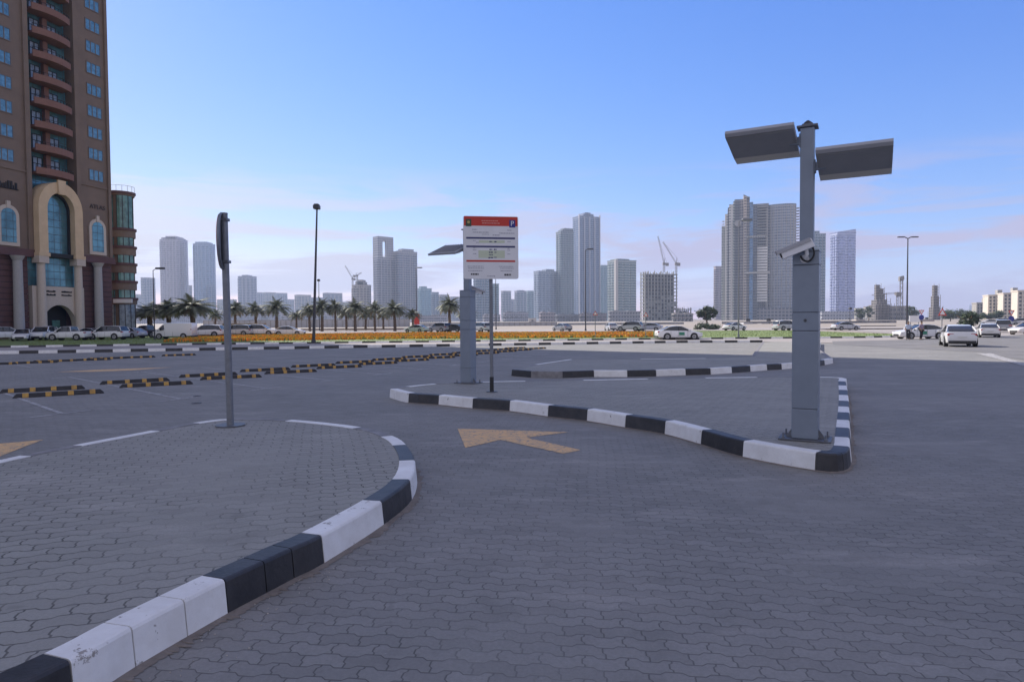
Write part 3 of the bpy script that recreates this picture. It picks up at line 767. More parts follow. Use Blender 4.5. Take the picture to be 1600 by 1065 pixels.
# ------------------------------------------------------------------ street lights
def street_light(px, ytop, ybase, label, r=.09, style='box', Y=None, lean=0.0, m='dark'):
    b = P(px, ybase) if Y is None else Vector((at(px, 500, Y).x, Y, ZB))
    h_ = at(px, ytop, b.y).z - b.z
    t = thing('street_light', tuple(b), 0, label, 'street lamp', 'street lights along the roads')
    mb = MB(); tx = lean
    mb.cyl((0, 0, 0), (tx, 0, h_ - .25), r, r * .5, M[m], 12); mb.build('pole', t, smooth=True)
    mb = MB(); mb.cyl((0, 0, 0), (0, 0, .35), r * 1.5, r * 1.4, M[m], 10); mb.build('pole_foot', t)
    if style == 'box':
        mb = MB(); mb.box(tx - .28, tx + .28, -.45, .25, h_ - .5, h_ - .12, M[m]); mb.prism([(tx - .22, -.35), (tx + .22, -.35), (tx + .22, .2), (tx - .22, .2)], h_ - .12, h_, M[m]); mb.build('lamp_head', t, bevel=.05)
    elif style == 'arm':
        mb = MB(); mb.tube([(tx, 0, h_ - .3), (tx + .3, 0, h_ - .08), (tx + 1.0, 0, h_)], r * .5, M[m], 8); mb.build('arm', t)
        mb = MB(); mb.box(tx + .35, tx + 1.5, -.18, .18, h_ - .14, h_ + .1, M[m]); mb.build('lamp_head', t, bevel=.04)
    elif style == 'double':
        for sx in (-1, 1):
            mb = MB(); mb.tube([(tx, 0, h_ - .3), (tx + sx * .5, 0, h_ - .05), (tx + sx * .9, 0, h_)], r * .5, M[m], 8); mb.build('arm', t)
            mb = MB(); a_, b_ = sorted((tx + sx * .6, tx + sx * 1.7)); mb.box(a_, b_, -.2, .2, h_ - .12, h_ + .06, M[m]); mb.build('lamp_head', t, bevel=.04)
    return t
street_light(490, 319, 536.5, 'tallest leaning dark street light with small square head by the striped kerbs', r=.15, style='box', lean=.55)
street_light(241, 419, 529, 'grey street light with a short head in front of the large left palms', r=.09, style='arm', Y=84)
street_light(499, 436, 517, 'slim street light just right of the tall leaning one among the palms', r=.11, style='box', Y=150)
street_light(651, 418, 513, 'thin street light in front of the twin slab towers by the red banner', r=.12, style='arm', Y=160)
street_light(775, 425, 514, 'thin dark street light just right of the tariff board pole', r=.13, style='arm', Y=150)
street_light(915, 389, 520, 'thin street light in front of the tallest central tower', r=.13, style='arm', Y=125)
street_light(1154, 343, 528, 'pale slim street light in front of the unfinished twin towers', r=.09, style='arm', Y=76, m='galv')
street_light(1328, 480, 515, 'short thin street light in front of the slanted glass tower', r=.11, style='box', Y=150)
street_light(1417, 370, 505, 'double headed street light standing behind the people at the taxi', r=.16, style='double', Y=110)
street_light(14, 428, 525, 'dark street light pole before the brown podium columns', r=.08, style='arm', Y=88) if False else None

# ------------------------------------------------------------------ road signs
def tri_sign(px, py_c, size_px, Y, label, inv=False, plate_=None, pole_base=None):
    c = at(px, py_c, Y); gb = gz(Y); s_ = size_px * Y / F / 2
    t = thing('warning_sign', (c.x, Y, gb), 0, label, 'road sign', 'triangular road signs')
    mb = MB(); mb.cyl((0, 0, 0), (0, 0, c.z - gb + s_), .045, .045, M['galv'], 8); mb.build('pole', t)
    k = -1 if inv else 1; zc = c.z - gb
    mb = MB(); plate(mb, [(-s_, zc - k * s_ * .85), (s_, zc - k * s_ * .85), (0, zc + k * s_ * .85)][::k], -.07, -.05, M['red']); f_ = mb.build('triangle', t)
    mb = MB(); plate(mb, [(-s_ * .62, zc - k * s_ * .62), (s_ * .62, zc - k * s_ * .62), (0, zc + k * s_ * .45)][::k], -.08, -.071, M['white']); mb.build('triangle_face', f_)
    if plate_:
        mb = MB(); dz = plate_
        if dz > 0: mb.cyl((0, -.07, zc - s_ * .85 - dz), (0, -.05, zc - s_ * .85 - dz), dz, dz, M['blue'], 20)
        mb.build('blue_disc', t)
tri_sign(930, 489, 8, 78, 'small white and red triangular sign in the flower bed below the tallest tower', inv=False)
tri_sign(1009, 491, 8, 78, 'small triangular sign on a pole in front of the concrete frame building')
tri_sign(1439.5, 488, 8.5, 95, 'upside down give way triangle over a blue disc beside the double street light', inv=True, plate_=.38)
tri_sign(1472, 487, 14, 72, 'largest red triangular warning sign in front of the lone spire')
tri_sign(1580, 489, 10, 95, 'give way triangle over a blue disc before the cream apartment block', inv=True, plate_=.42)
def banner(px0, px1, y0, y1, Y, m, label, name='banner'):
    a = at(px0, y0, Y); b = at(px1, y1, Y)
    t = thing(name, ((a.x + b.x) / 2, Y, ZB), 0, label, name.replace('_', ' ')); hw = (b.x - a.x) / 2
    mb = MB(); mb.box(-hw, hw, -.06, .06, b.z - ZB, a.z - ZB, m); mb.build('panel', t)
    mb = MB(); mb.cyl((-hw * .8, 0, 0), (-hw * .8, 0, b.z - ZB + .0), .05, .05, M['dark'], 8); mb.build('post', t)
    mb = MB(); mb.cyl((hw * .8, 0, 0), (hw * .8, 0, b.z - ZB + .0), .05, .05, M['dark'], 8); mb.build('post', t)
banner(647, 655.5, 490, 508, 150, M['red'], 'tall red banner standing beyond the lawn behind a pale car')
banner(1421, 1437, 493, 503, 120, M['white'], 'blank white billboard beside the double headed street light', 'billboard')

# ------------------------------------------------------------------ traffic bollards near the sedan
# ------------------------------------------------------------------ cars
def loft(mb, stations, m, capm=None, T=None):
    k = len(stations[0]); vs = [v for s_ in stations for v in s_]; fs = []
    for j in range(len(stations) - 1):
        for a in range(k): fs.append((j * k + a, j * k + (a + 1) % k, (j + 1) * k + (a + 1) % k, (j + 1) * k + a))
    fs += [tuple(range(k)), tuple(range((len(stations) - 1) * k, len(stations) * k))]
    mb.add(vs, fs, m, T)
def ring_(x, zb, zm, zt, wb, wm, wt):
    half = [(wb * .85, zb), (wb, zb + .08), (wm, zm), (wt, zt - .03), (wt * .88, zt)]
    return [(x, -y, z) for y, z in half] + [(x, y, z) for y, z in reversed(half)]
KIND = {
 'sedan': dict(L=4.75, W=.91, body=[(-2.37, .35, .62, .80, .70), (-2.30, .25, .65, .98, .82), (-1.75, .2, .66, 1.02, .88), (-.6, .2, .66, .98, .91), (.7, .2, .66, .96, .91), (1.3, .2, .64, .92, .89), (2.0, .22, .6, .80, .84), (2.32, .28, .55, .68, .72), (2.38, .34, .5, .58, .62)],
      cab=[(-1.85, 1.0, .70, 1.02), (-1.15, 1.02, .68, 1.38), (-.4, .97, .68, 1.46), (.2, .96, .68, 1.43), (1.15, .93, .72, .96)], wb=(-1.38, 1.42), wr=.33),
 'suv': dict(L=4.8, W=.97, body=[(-2.38, .4, .75, .95, .84), (-2.34, .32, .78, 1.12, .9), (-1.8, .3, .8, 1.15, .95), (-.5, .3, .8, 1.12, .97), (.8, .3, .8, 1.10, .97), (1.3, .3, .78, 1.08, .95), (2.05, .32, .74, 1.0, .90), (2.34, .38, .7, .88, .82), (2.4, .42, .62, .74, .74)],
      cab=[(-2.32, 1.1, .80, 1.15), (-2.05, 1.12, .76, 1.68), (-1.0, 1.1, .76, 1.78), (.1, 1.1, .76, 1.74), (.45, 1.1, .76, 1.70), (1.25, 1.05, .80, 1.12)], wb=(-1.42, 1.45), wr=.39),
 'van': dict(L=5.0, W=.95, body=[(-2.5, .4, 1.0, 2.0, .88), (-2.45, .35, 1.0, 2.08, .92), (-1.0, .3, 1.0, 2.12, .95), (.7, .3, 1.0, 2.10, .95), (1.05, .3, .95, 2.02, .93), (1.6, .3, .85, 1.35, .93), (2.2, .32, .8, 1.05, .90), (2.48, .38, .7, .85, .80), (2.52, .42, .6, .7, .7)],
      cab=[(.95, 1.3, .88, 1.35), (1.0, 1.3, .86, 1.93), (1.12, 1.25, .86, 1.93), (1.85, 1.12, .86, 1.18)], wb=(-1.45, 1.65), wr=.35),
}
KIND['pickup'] = dict(KIND['suv']); KIND['pickup']['cab'] = [(-.75, 1.1, .80, 1.15), (-.6, 1.12, .76, 1.70), (-.3, 1.1, .76, 1.76), (.25, 1.1, .76, 1.74), (.45, 1.1, .76, 1.70), (1.25, 1.05, .80, 1.12)]
CARC = {}
def car(kind, col, px, ybase, rz, label, Y=None, taxi=False, group='cars parked and driving around the lawn', z=None):
    if Y is None: b = P(px, ybase)
    else: b = at(px, ybase, Y); b.z = gz(Y)
    key = (kind, col, taxi)
    if key in CARC:
        t = copy_tree(CARC[key])
    else:
        K = KIND[kind]; t = thing('parked_car', (0, 0, 0), 0, label, 'car', group); CARC[key] = t
        pm = paint(col)
        mb = MB(); loft(mb, [ring_(x, zb, zm, zt, wm_ * .96, wm_, wm_ * .93) for (x, zb, zm, zt, wm_) in K['body']], pm)
        o = mb.build('body', t, smooth=True)
        mb = MB(); st = []
        for (x, z0, wt, z1) in K['cab']:
            wb_ = wt + .14; zz = z0 - .06
            st.append([(x, -wb_, zz), (x, -wt - .05, (zz + z1) / 2), (x, -wt, z1 - .03), (x, -wt * .85, z1), (x, wt * .85, z1), (x, wt, z1 - .03), (x, wt + .05, (zz + z1) / 2), (x, wb_, zz)])
        loft(mb, st, M['cglass']); mb.build('glasshouse', t, smooth=True)
        # roof skin and pillars over the glass
        cab = K['cab']; mid = [c for c in cab if c[3] > cab[0][3] + .2 and c[3] > cab[-1][3] + .2]
        mb = MB(); st = [[(x, -wt - .01, z1 - .05), (x, -wt * .86, z1 + .012), (x, wt * .86, z1 + .012), (x, wt + .01, z1 - .05)] for (x, z0, wt, z1) in mid]
        vs = [v for s_ in st for v in s_]
        mb.add(vs, [(j * 4 + a, j * 4 + a + 1, (j + 1) * 4 + a + 1, (j + 1) * 4 + a) for j in range(len(st) - 1) for a in range(3)], pm); mb.build('roof', t, smooth=True, fix=False)
        mb = MB()
        for sy in (-1, 1):
            def pil(c0, c1, w_=.045):
                a = Vector((c0[0], sy * (c0[2] + (.13 if c0[3] < 1.2 else .012)), c0[3] - (.03 if c0[3] > 1.2 else 0))); b_ = Vector((c1[0], sy * (c1[2] + (.13 if c1[3] < 1.2 else .012)), c1[3] - (.03 if c1[3] > 1.2 else 0)))
                mb.cyl(a, b_, w_, w_, pm, 6)
            pil(cab[0], cab[1]); pil(cab[-2], cab[-1])
            for xx in ((-.15,) if kind in ('sedan',) else (-.35, .35)) if kind != 'van' else ():
                zt = 1.4 if kind == 'sedan' else 1.7; wt = .7 if kind == 'sedan' else .78
                mb.box(xx - .035, xx + .035, sy * (wt + .03) - .02, sy * (wt + .03) + .02, 1.2, zt, M['black'])
                mb.box(xx - .035, xx + .035, sy * (wt + .09) - .02, sy * (wt + .09) + .02, .95, 1.2, M['black'])
            pass
        mb.build('pillars', t)
        Wd = K['W']; wr = K['wr']; xb, xf = K['wb']
        for x in (xb, xf):
            for sy in (-1, 1):
                mb = MB(); mb.cyl((x, sy * (Wd - .02), wr + .02), (x, sy * (Wd + .004), wr + .02), wr + .06, wr + .05, M['black'], 22); mb.build('wheel_arch', t)
                mb = MB(); mb.cyl((x, sy * (Wd - .22), wr), (x, sy * (Wd + .02), wr), wr, wr - .02, M['tyre'], 22); wh = mb.build('wheel', t, smooth=True)
                mb = MB(); mb.cyl((x, sy * (Wd + .015), wr), (x, sy * (Wd + .028), wr), wr * .66, wr * .6, M['rim'], 18)
                for q_ in range(5):
                    a = q_ * 2 * PI / 5; mb.cyl((x + math.cos(a) * .1 * wr, sy * (Wd + .026), wr + math.sin(a) * .1 * wr), (x + math.cos(a) * .55 * wr, sy * (Wd + .034), wr + math.sin(a) * .55 * wr), .03, .025, M['steel_d'], 5)
                mb.build('rim', wh)
        xr = K['body'][1][0]; xf = K['body'][-2][0]; zr = K['body'][1][3]; wrr = K['body'][1][4]
        for sy in (-1, 1):
            mb = MB(); zt_ = zr - .08 if kind != 'van' else 1.3
            mb.box(xr - .045, xr + .12, min(sy * (wrr - .36), sy * (wrr - .01)), max(sy * (wrr - .36), sy * (wrr - .01)), zt_ - .13, zt_, M['lamp_r']); mb.build('tail_light', t, bevel=.02)
            zf = K['body'][-3][3] - .04; wf = K['body'][-3][4]
            mb = MB(); mb.box(xf - .24, xf + .02, min(sy * (wf - .42), sy * (wf - .05)), max(sy * (wf - .42), sy * (wf - .05)), zf - .17, zf - .03, M['lamp_w']); mb.build('headlight', t, bevel=.03)
            mb = MB(); xm = K['cab'][-1][0] - .25
            mb.box(xm - .08, xm + .1, min(sy * (Wd - .03), sy * (Wd + .16)), max(sy * (Wd - .03), sy * (Wd + .16)), K['cab'][-1][1] + .0, K['cab'][-1][1] + .15, pm); mb.build('wing_mirror', t, bevel=.03)
        mb = MB(); mb.box(K['body'][0][0] - .03, K['body'][0][0] + .2, -wrr * .92, wrr * .92, .24, .44, M['black']); mb.build('rear_bumper', t, bevel=.03)
        mb = MB(); mb.box(K['body'][0][0] - .035, K['body'][0][0] + .02, -.26, .26, .62, .74, M['plate']); mb.build('number_plate', t)
        mb = MB(); mb.box(K['body'][-1][0] - .15, K['body'][-1][0] + .025, -.45, .45, .30, .52, M['black']); mb.build('grille', t, bevel=.02)
        mb = MB()
        for sy in (-1, 1):
            for xx in ((.75, -.2, -1.0) if kind != 'van' else (.9, -.1)):
                mb.box(xx - .006, xx + .006, sy * (Wd - .0) - .012, sy * (Wd - .0) + .004, .35, .95, M['seam'])
        mb.build('door_seams', t)
        if taxi:
            mb = MB()
            for sy in (-1, 1): mb.box(-.15, .42, sy * (Wd + .006) - .012, sy * (Wd + .006) + .008, .48, .80, M['taxi_g'])
            mb.build('green_door_panel', t)
    t['label'] = label
    t.location = (b.x, b.y, b.z); t.rotation_euler = (0, 0, rz)
    if kind == 'van': t.name = 'parked_van'; t['category'] = 'van'
    if kind == 'pickup': t.name = 'pickup_truck'; t['category'] = 'pickup truck'
    if kind == 'suv': t['category'] = 'suv'
    if taxi: t.name = 'taxi'; t['category'] = 'taxi'
    return t
WH = (.72, .72, .73); SV = (.46, .47, .50); DK = (.04, .04, .05); GY = (.26, .27, .3); GN = (.28, .36, .33); PB = (.38, .40, .48)
car('suv', WH, 8, 531, R(50), 'white suv cut by the left frame edge before the brown podium')
car('sedan', WH, 36, 532, R(-62), 'white sedan seen nose on between the frame edge and the cream entrance columns')
car('sedan', DK, 52, 529, R(-70), 'dark sedan tucked beside the white sedan near the left frame edge')
car('suv', WH, 68, 531, R(-75), 'white suv facing forward left of the long white pickup')
car('pickup', WH, 108, 531.5, R(184), 'white pickup truck parked side on before the arched entrance')
car('sedan', PB, 138, 529.5, R(170), 'pale blue sedan half hidden between the pickup and the bright suv')
car('suv', WH, 169, 530.5, R(178), 'bright white suv side on in front of the right pale column')
car('sedan', PB, 204, 528, R(160), 'lilac grey sedan just right of the bright suv by the corner pillar')
car('pickup', DK, 229, 527, R(175), 'dark pickup truck under the first large palm')
car('van', WH, 274, 529.3, R(182), 'white panel van parked below the large palms')
car('suv', WH, 323, 526.5, R(184), 'white suv right of the panel van')
car('sedan', DK, 349, 525, R(100), 'dark car half hidden by the leaning round sign post')
car('suv', SV, 371, 525, R(176), 'silver suv just right of the round sign post')
car('suv', WH, 408, 524.5, R(2), 'white suv beside the brown shade canopy')
car('sedan', WH, 452, 524, R(4), 'white sedan alone at the left end of the orange flowers')
car('sedan', (.45, .50, .48), 651, 519.5, R(150), 'pale green sedan beyond the flowers under the red banner')
car('suv', GY, 687, 518.5, R(140), 'grey suv beyond the flowers left of the rear lamp column')
car('sedan', DK, 709, 518.5, R(150), 'dark sedan beyond the flowers touching the rear lamp column')
car('suv', SV, 751, 518.5, R(130), 'silver suv beyond the flowers between lamp column and sign pole')
car('sedan', GY, 878, 517, R(120), 'grey sedan beyond the flowers below the tall central towers')
car('sedan', SV, 955, 516.5, R(95), 'silver car seen end on beyond the flowers below the stepped tower')
car('suv', SV, 984, 517, R(150), 'silver green suv beyond the flowers left of the concrete frame')
car('sedan', PB, 1015, 516.5, R(155), 'bluish sedan just behind the white taxi')
car('sedan', WH, 1060, 530.3, R(0), 'white and green taxi driving side on between the striped kerbs', taxi=True)
car('sedan', WH, 1148, 516, R(30), 'white sedan on the far road below the unfinished towers')
car('suv', SV, 1228, 516, R(20), 'silver suv on the far road just left of the front lamp column')
car('sedan', SV, 1321, 515.5, R(8), 'silver sedan on the far road below the slanted glass tower')
car('sedan', WH, 1437, 531, R(180), 'white and green taxi stopped side on behind two standing people', Y=65.5, taxi=True)
car('sedan', (.66, .66, .67), 1496, 540.5, R(62), 'large white sedan seen from behind on the sunlit road')
car('sedan', (.70, .69, .68), 1543, 527, R(60), 'second white sedan seen from behind farther up the road', Y=70)
car('suv', GY, 1567, 519, R(55), 'grey suv ahead of the two white sedans before the apartment block')
car('sedan', (.68, .64, .62), 1607, 522.5, R(195), 'pinkish white sedan cut by the right frame edge')

for i, (px, c) in enumerate(((1546, WH), (1562, WH), (1576, SV), (1591, WH))):
    car('suv' if i % 2 else 'sedan', c, px, 508, R(150), ['small white sedan', 'small white suv', 'small silver sedan', 'last small white suv'][i] + ' in the distant parked line below the cream block', Y=170)

# ------------------------------------------------------------------ people
def person(px, ybase, Y, label, shirt, rz=0, arm=0.25):
    b = at(px, ybase, Y); zb = gz(Y)
    t = thing('person', (b.x, Y, zb), rz, label, 'person')
    def skin(name, verts, edges, rad, m, sub=2, root=0):
        me = bpy.data.meshes.new(name); me.from_pydata(verts, edges, []); me.materials.append(m)
        o = bpy.data.objects.new(name, me); COL.objects.link(o); o.parent = t
        o.modifiers.new('skin', 'SKIN').use_smooth_shade = True
        for i, r_ in enumerate(rad):
            me.skin_vertices[0].data[i].radius = r_ if isinstance(r_, tuple) else (r_, r_)
        me.skin_vertices[0].data[root].use_root = True
        s_ = o.modifiers.new('sub', 'SUBSURF'); s_.levels = sub; s_.render_levels = sub
        return o
    v = [(0, 0, .93), (0, .01, 1.12), (0, .0, 1.36), (0, -.01, 1.48), (0, -.02, 1.56), (0, -.03, 1.66), (0, -.02, 1.75),
         (-.10, 0, .88), (-.11, -.04 * 1, .50), (-.11, .04, .09), (-.12, -.13, .04), (.10, 0, .88), (.12, .02, .50), (.13, .10, .09), (.14, -.06, .04),
         (-.19, 0, 1.40), (-.25, .02, 1.12), (-.24, -.10 - arm * .3, .90), (-.23, -.14 - arm * .3, .80), (.19, 0, 1.40), (.26, .03, 1.12), (.25, -.08, .88), (.245, -.10, .79)]
    e_ = [(0, 1), (1, 2), (2, 3), (3, 4), (4, 5), (5, 6), (0, 7), (7, 8), (8, 9), (9, 10), (0, 11), (11, 12), (12, 13), (13, 14), (2, 15), (15, 16), (16, 17), (17, 18), (2, 19), (19, 20), (20, 21), (21, 22)]
    r_ = [(.15, .11), (.14, .10), (.15, .11), .06, .055, (.075, .09), (.06, .07), .085, .06, .042, .035, .085, .06, .042, .035, .06, .045, .032, .03, .06, .045, .032, .03]
    skin('body', v, e_, r_, M['skin'])
    skin('shirt', [v[0], v[1], v[2], (0, -.005, 1.43), v[15], v[16], v[19], v[20]], [(0, 1), (1, 2), (2, 3), (2, 4), (4, 5), (2, 6), (6, 7)], [(.175, .13), (.165, .125), (.17, .13), .08, .075, .06, .075, .06], shirt)
    skin('trousers', [(0, 0, .96), v[7], v[8], (v[9][0], v[9][1], .11), v[11], v[12], (v[13][0], v[13][1], .11)], [(0, 1), (1, 2), (2, 3), (0, 4), (4, 5), (5, 6)], [(.165, .125), .10, .078, .065, .10, .078, .065], M['trou'])
    mb = MB(); mb.cyl((0, -.005, 1.68), (0, 0, 1.80), .095, .055, M['hair'], 14); mb.build('hair', t, smooth=True)
    for sx in (-1, 1):
        mb = MB(); mb.box(sx * .12 - .05, sx * .12 + .05, -.2 + (.0 if sx < 0 else .08), .09, 0, .08, M['black']); mb.build('shoe', t, bevel=.02)
    return t
person(1439.5, 530, 62, 'person in mauve shirt and dark trousers standing beside the stopped taxi', M['shirt_p'], R(20))
person(1419, 530, 62.5, 'person in pale blue shirt standing at the front of the stopped taxi', M['shirt_b'], R(-30))

# ------------------------------------------------------------------ palms
def palm_proto(seed, trunk_h=6.0, dry=False, nf=58, spread=1.0):
    r2 = random.Random(seed)
    t = thing('date_palm', (0, 0, 0), 0, 'x', 'palm tree', 'palms beyond the lawn')
    mb = MB(); pts = []; rs = []
    for k in range(13):
        u = k / 12; pts.append((math.sin(u * 2 + seed) * .12 * u, math.cos(u * 1.7 + seed) * .1 * u, u * trunk_h)); rs.append((.26 - .08 * u) * (1 + (.10 if k % 2 else -.05)) + (.12 if k == 12 else 0))
    mb.tube(pts, rs, M['trunk'], 10); mb.build('trunk', t)
    top = Vector(pts[-1])
    mb = MB()
    for i in range(nf):
        az = i * 2.39996 + r2.uniform(-.2, .2); el = R(82 - 105 * (i / nf) ** .9 + r2.uniform(-8, 8)); Lf = r2.uniform(2.5, 3.2) * spread
        p = top.copy(); d = Vector((math.cos(az) * math.cos(el), math.sin(az) * math.cos(el), math.sin(el)))
        side = Vector((-math.sin(az), math.cos(az), 0)); n_ = 15; m_ = M['frond_dry'] if (i > nf * .82 and r2.random() < .6) else M['frond']
        for k in range(n_):
            u = k / n_; q_ = p + d * (Lf / n_)
            mb.add([p - side * .03, p + side * .03, q_ + side * .025, q_ - side * .025], [(0, 1, 2, 3)], m_)
            ll = (.62 * math.sin(PI * min(1, .12 + u * .95)) + .08) * spread
            if k > 0:
                up = side.cross(d).normalized()
                for s_ in (-1, 1):
                    for jj in (0, .5):
                        pp = p.lerp(q_, jj); tipd = (side * s_ * .8 + d * .55 - Vector((0, 0, .28 + .3 * r2.random())) + up * -.1).normalized()
                        ww = d * .055
                        mb.add([pp - ww, pp + ww, pp + tipd * ll], [(0, 1, 2)], m_)
            p = q_; d = (d + Vector((0, 0, -.11 - .06 * u * (1 + math.cos(el))))).normalized()
    mb.build('crown', t, fix=False)
    return t
PR = [palm_proto(1), palm_proto(2, nf=50), palm_proto(5, nf=66, spread=1.08)]
PRU = [False] * 3
def palm(px, ytop, Y, wpx, label, k=0):
    if PRU[k]: o = copy_tree(PR[k])
    else: o = PR[k]; PRU[k] = True
    b = at(px, 500, Y); hz = at(px, ytop, Y).z - ZB
    sx = wpx * Y / F / 4.5
    # trunk 6 m + ~1.9 m crown at scale 1
    o.location = (b.x, Y, ZB); o.scale = (sx, sx, hz / 8.4); o.rotation_euler = (0, 0, rnd.uniform(0, 6)); o['label'] = label
palm(235, 474, 118, 76, 'wide pale palm leftmost, beside the corner of the brown podium', 2)
palm(263, 468, 112, 74, 'broad dark palm above the dark pickup, second from the left', 0)
palm(302, 463, 108, 78, 'broad dark palm above the white panel van', 2)
palm(336, 482, 150, 28, 'small palm between the broad palms and the round sign post', 1)
palm(368, 469, 140, 42, 'palm just right of the round sign post', 0)
palm(400, 470, 140, 40, 'palm behind the brown shade canopy', 1)
palm(432, 467, 140, 46, 'full palm with drooping crown above the white sedan', 2)
palm(463, 483, 150, 30, 'small palm halfway between canopy and tall leaning street light', 1)
palm(484, 472, 142, 38, 'palm just left of the tall leaning street light', 0)
palm(503, 467, 142, 44, 'palm just right of the tall leaning street light', 2)
palm(524, 465, 142, 34, 'slender palm, second right of the tall leaning street light', 1)
palm(541, 480, 155, 34, 'low dark palm left of the crane topped dome building', 0)
palm(555, 467, 140, 44, 'palm in front of the crane topped dome building', 0)
palm(571, 481, 155, 36, 'low dark palm right of the crane topped dome building', 2)
palm(586, 469, 140, 34, 'upright palm in front of the slotted slab tower left edge', 1)
palm(599, 482, 158, 30, 'low palm in front of the slotted slab tower', 0)
palm(617, 471, 138, 44, 'full palm between the two slab towers', 2)
palm(645, 481, 138, 32, 'palm behind the red banner', 1)
palm(703, 461, 128, 44, 'tall isolated palm left of the rear lamp column', 0)
palm(728, 480, 150, 34, 'palm half hidden behind the rear lamp column', 2)

# ------------------------------------------------------------------ leafy trees, bushes
def leafy(name, cx, Y, wm, z0, z1, trunkh, label, n=2600, cat='tree', leafs=.28, seed=1, m='leaf', group=None):
    r2 = random.Random(seed)
    t = thing(name, (cx, Y, gz(Y)), 0, label, cat, group)
    if trunkh:
        mb = MB(); mb.tube([(0, 0, 0), (.1, 0, trunkh * .5), (0, .1, trunkh)], [.3, .24, .2], M['trunk'], 8)
        for k in range(6):
            a = k * 1.05; mb.tube([(0, .1, trunkh * .9), (math.cos(a) * wm * .2, math.sin(a) * wm * .2, (trunkh + z1) * .5), (math.cos(a) * wm * .38, math.sin(a) * wm * .38, z1 * .8)], [.14, .08, .03], M['trunk'], 5)
        mb.build('trunk', t)
    mb = MB(); cl_ = [(r2.gauss(0, .5), r2.gauss(0, .5), r2.random(), r2.uniform(.16, .3)) for _ in range(26)]
    for i in range(n):
        c = cl_[i % 26]; zc = z0 + (z1 - z0) * (.12 + .76 * c[2]); s_ = math.sqrt(max(.05, 1 - (2 * c[2] - 1) ** 2))
        k_ = min(1, .75 / max(.75, math.hypot(c[0], c[1])))
        p = Vector((c[0] * k_ * wm * .42 * s_, c[1] * k_ * wm * .42 * s_, zc)) + Vector((r2.gauss(0, 1), r2.gauss(0, 1), r2.gauss(0, .7))) * c[3] * wm * .22
        if p.z < z0: p.z = z0 + r2.random() * .3
        a = Vector((r2.gauss(0, 1), r2.gauss(0, 1), r2.gauss(0, 1))).normalized(); b = a.orthogonal().normalized(); sz = leafs * r2.uniform(.6, 1.4)
        mb.add([p - a * sz, p + b * sz * .6, p + a * sz, p - b * sz * .6], [(0, 1, 2, 3)], M[m])
    mb.build('crown' if trunkh else 'foliage', t, fix=False)
    return t
def X(px, Y): return at(px, 500, Y).x
leafy('round_tree', X(1104, 190), 190, 7.4, 1.6, 5.6, 2.0, 'dense round tree standing alone left of the unfinished twin towers', n=3800, seed=4)
leafy('low_bush', X(1098, 130), 130, 5.0, 0, 1.2, 0, 'long low dark bush below the round tree', cat='bush', n=900, leafs=.16, seed=6)
leafy('low_bush', X(1116, 132), 132, 4.0, 0, .9, 0, 'smaller flat bush right of the long low bush', cat='bush', n=700, leafs=.16, seed=7)
for i, (px, Y, wm, h_, lab) in enumerate([(1345, 420, 12, 8, 'grey green tree left of the scaffolded spires'), (1357, 430, 10, 9.5, 'taller grey green tree nearest the scaffolded spires on their left'),
      (1424, 400, 9, 9, 'dark tree between the scaffolded spires and the give way sign'), (1429, 420, 8, 7, 'smaller dark tree left of the blank billboard top'),
      (1485, 330, 14, 5.5, 'wide low tree right of the lone spire'), (1500, 330, 15, 6.0, 'wide low tree above the big white sedan'), (1515, 340, 12, 5.0, 'wide low tree left of the grey low block'),
      (1516, 105, 5.4, 2.9, 'dark rounded shrub behind the big white sedan'), (1545, 330, 9, 4.8, 'low tree at the foot of the cream block'), (1560, 330, 9, 5, 'second low tree at the foot of the cream block')]):
    leafy('distant_tree', X(px, Y), Y, wm, h_ * .2, h_, h_ * .35, lab, n=1100, seed=20 + i, leafs=.4 if Y > 200 else .2, group='trees beyond the road on the right')

# ------------------------------------------------------------------ flower bed and grass tufts
def scatter(name, poly, n, kinds, label, h, w_, seed, cat):
    r2 = random.Random(seed); mb = MB()
    xs = [p[0] for p in poly]; ys = [p[1] for p in poly]
    def inside(x, y):
        c = False; j = len(poly) - 1
        for i in range(len(poly)):
            xi, yi = poly[i]; xj, yj = poly[j]
            if (yi > y) != (yj > y) and x < (xj - xi) * (y - yi) / (yj - yi) + xi: c = not c
            j = i
        return c
    k = 0
    while k < n:
        x = r2.uniform(min(xs), max(xs)); y = min(ys) + (max(ys) - min(ys)) * r2.random() ** 1.25
        if not inside(x, y): continue
        k += 1; z = gz(y); hh = h * r2.uniform(.6, 1.2); a = r2.uniform(0, PI); dx_, dy_ = math.cos(a) * w_, math.sin(a) * w_
        m = kinds(x, y, r2)
        mb.add([(x - dx_, y - dy_, z), (x + dx_, y + dy_, z), (x + dx_ * 1.1, y + dy_ * 1.1, z + hh), (x, y, z + hh * 1.15), (x - dx_ * 1.1, y - dy_ * 1.1, z + hh)], [(0, 1, 2, 3, 4)], m)
    o = mb.build(name, fix=False); tag(o, label, cat, kind='stuff'); return o
bed = XY(PX([(255, 534.5), (640, 529.2), (1020, 526.5)])) + [(X(1020, 104), 104), (X(640, 112), 112), (X(300, 100), 100)]
def fk(x, y, r2):
    b = math.sin(y * .42 + x * .05) + math.sin(x * .31) * .35
    if r2.random() < .27: return M['blade']
    if b > .25: return M['fl_y'] if r2.random() < .8 else M['fl_o']
    return M['fl_o'] if r2.random() < .62 else M['fl_y']
scatter('flower_bed', bed, 46000, fk, 'bed of orange and yellow flowers across the lawn', .22, .10, 3, 'flower bed')
scatter('grass', [(p[0], p[1]) for p in k2w[2:]] + [(50, 116), (-80, 116)], 26000, lambda x, y, r2: M['blade'], 'short mown grass behind the second kerb', .028, .06, 5, 'grass')

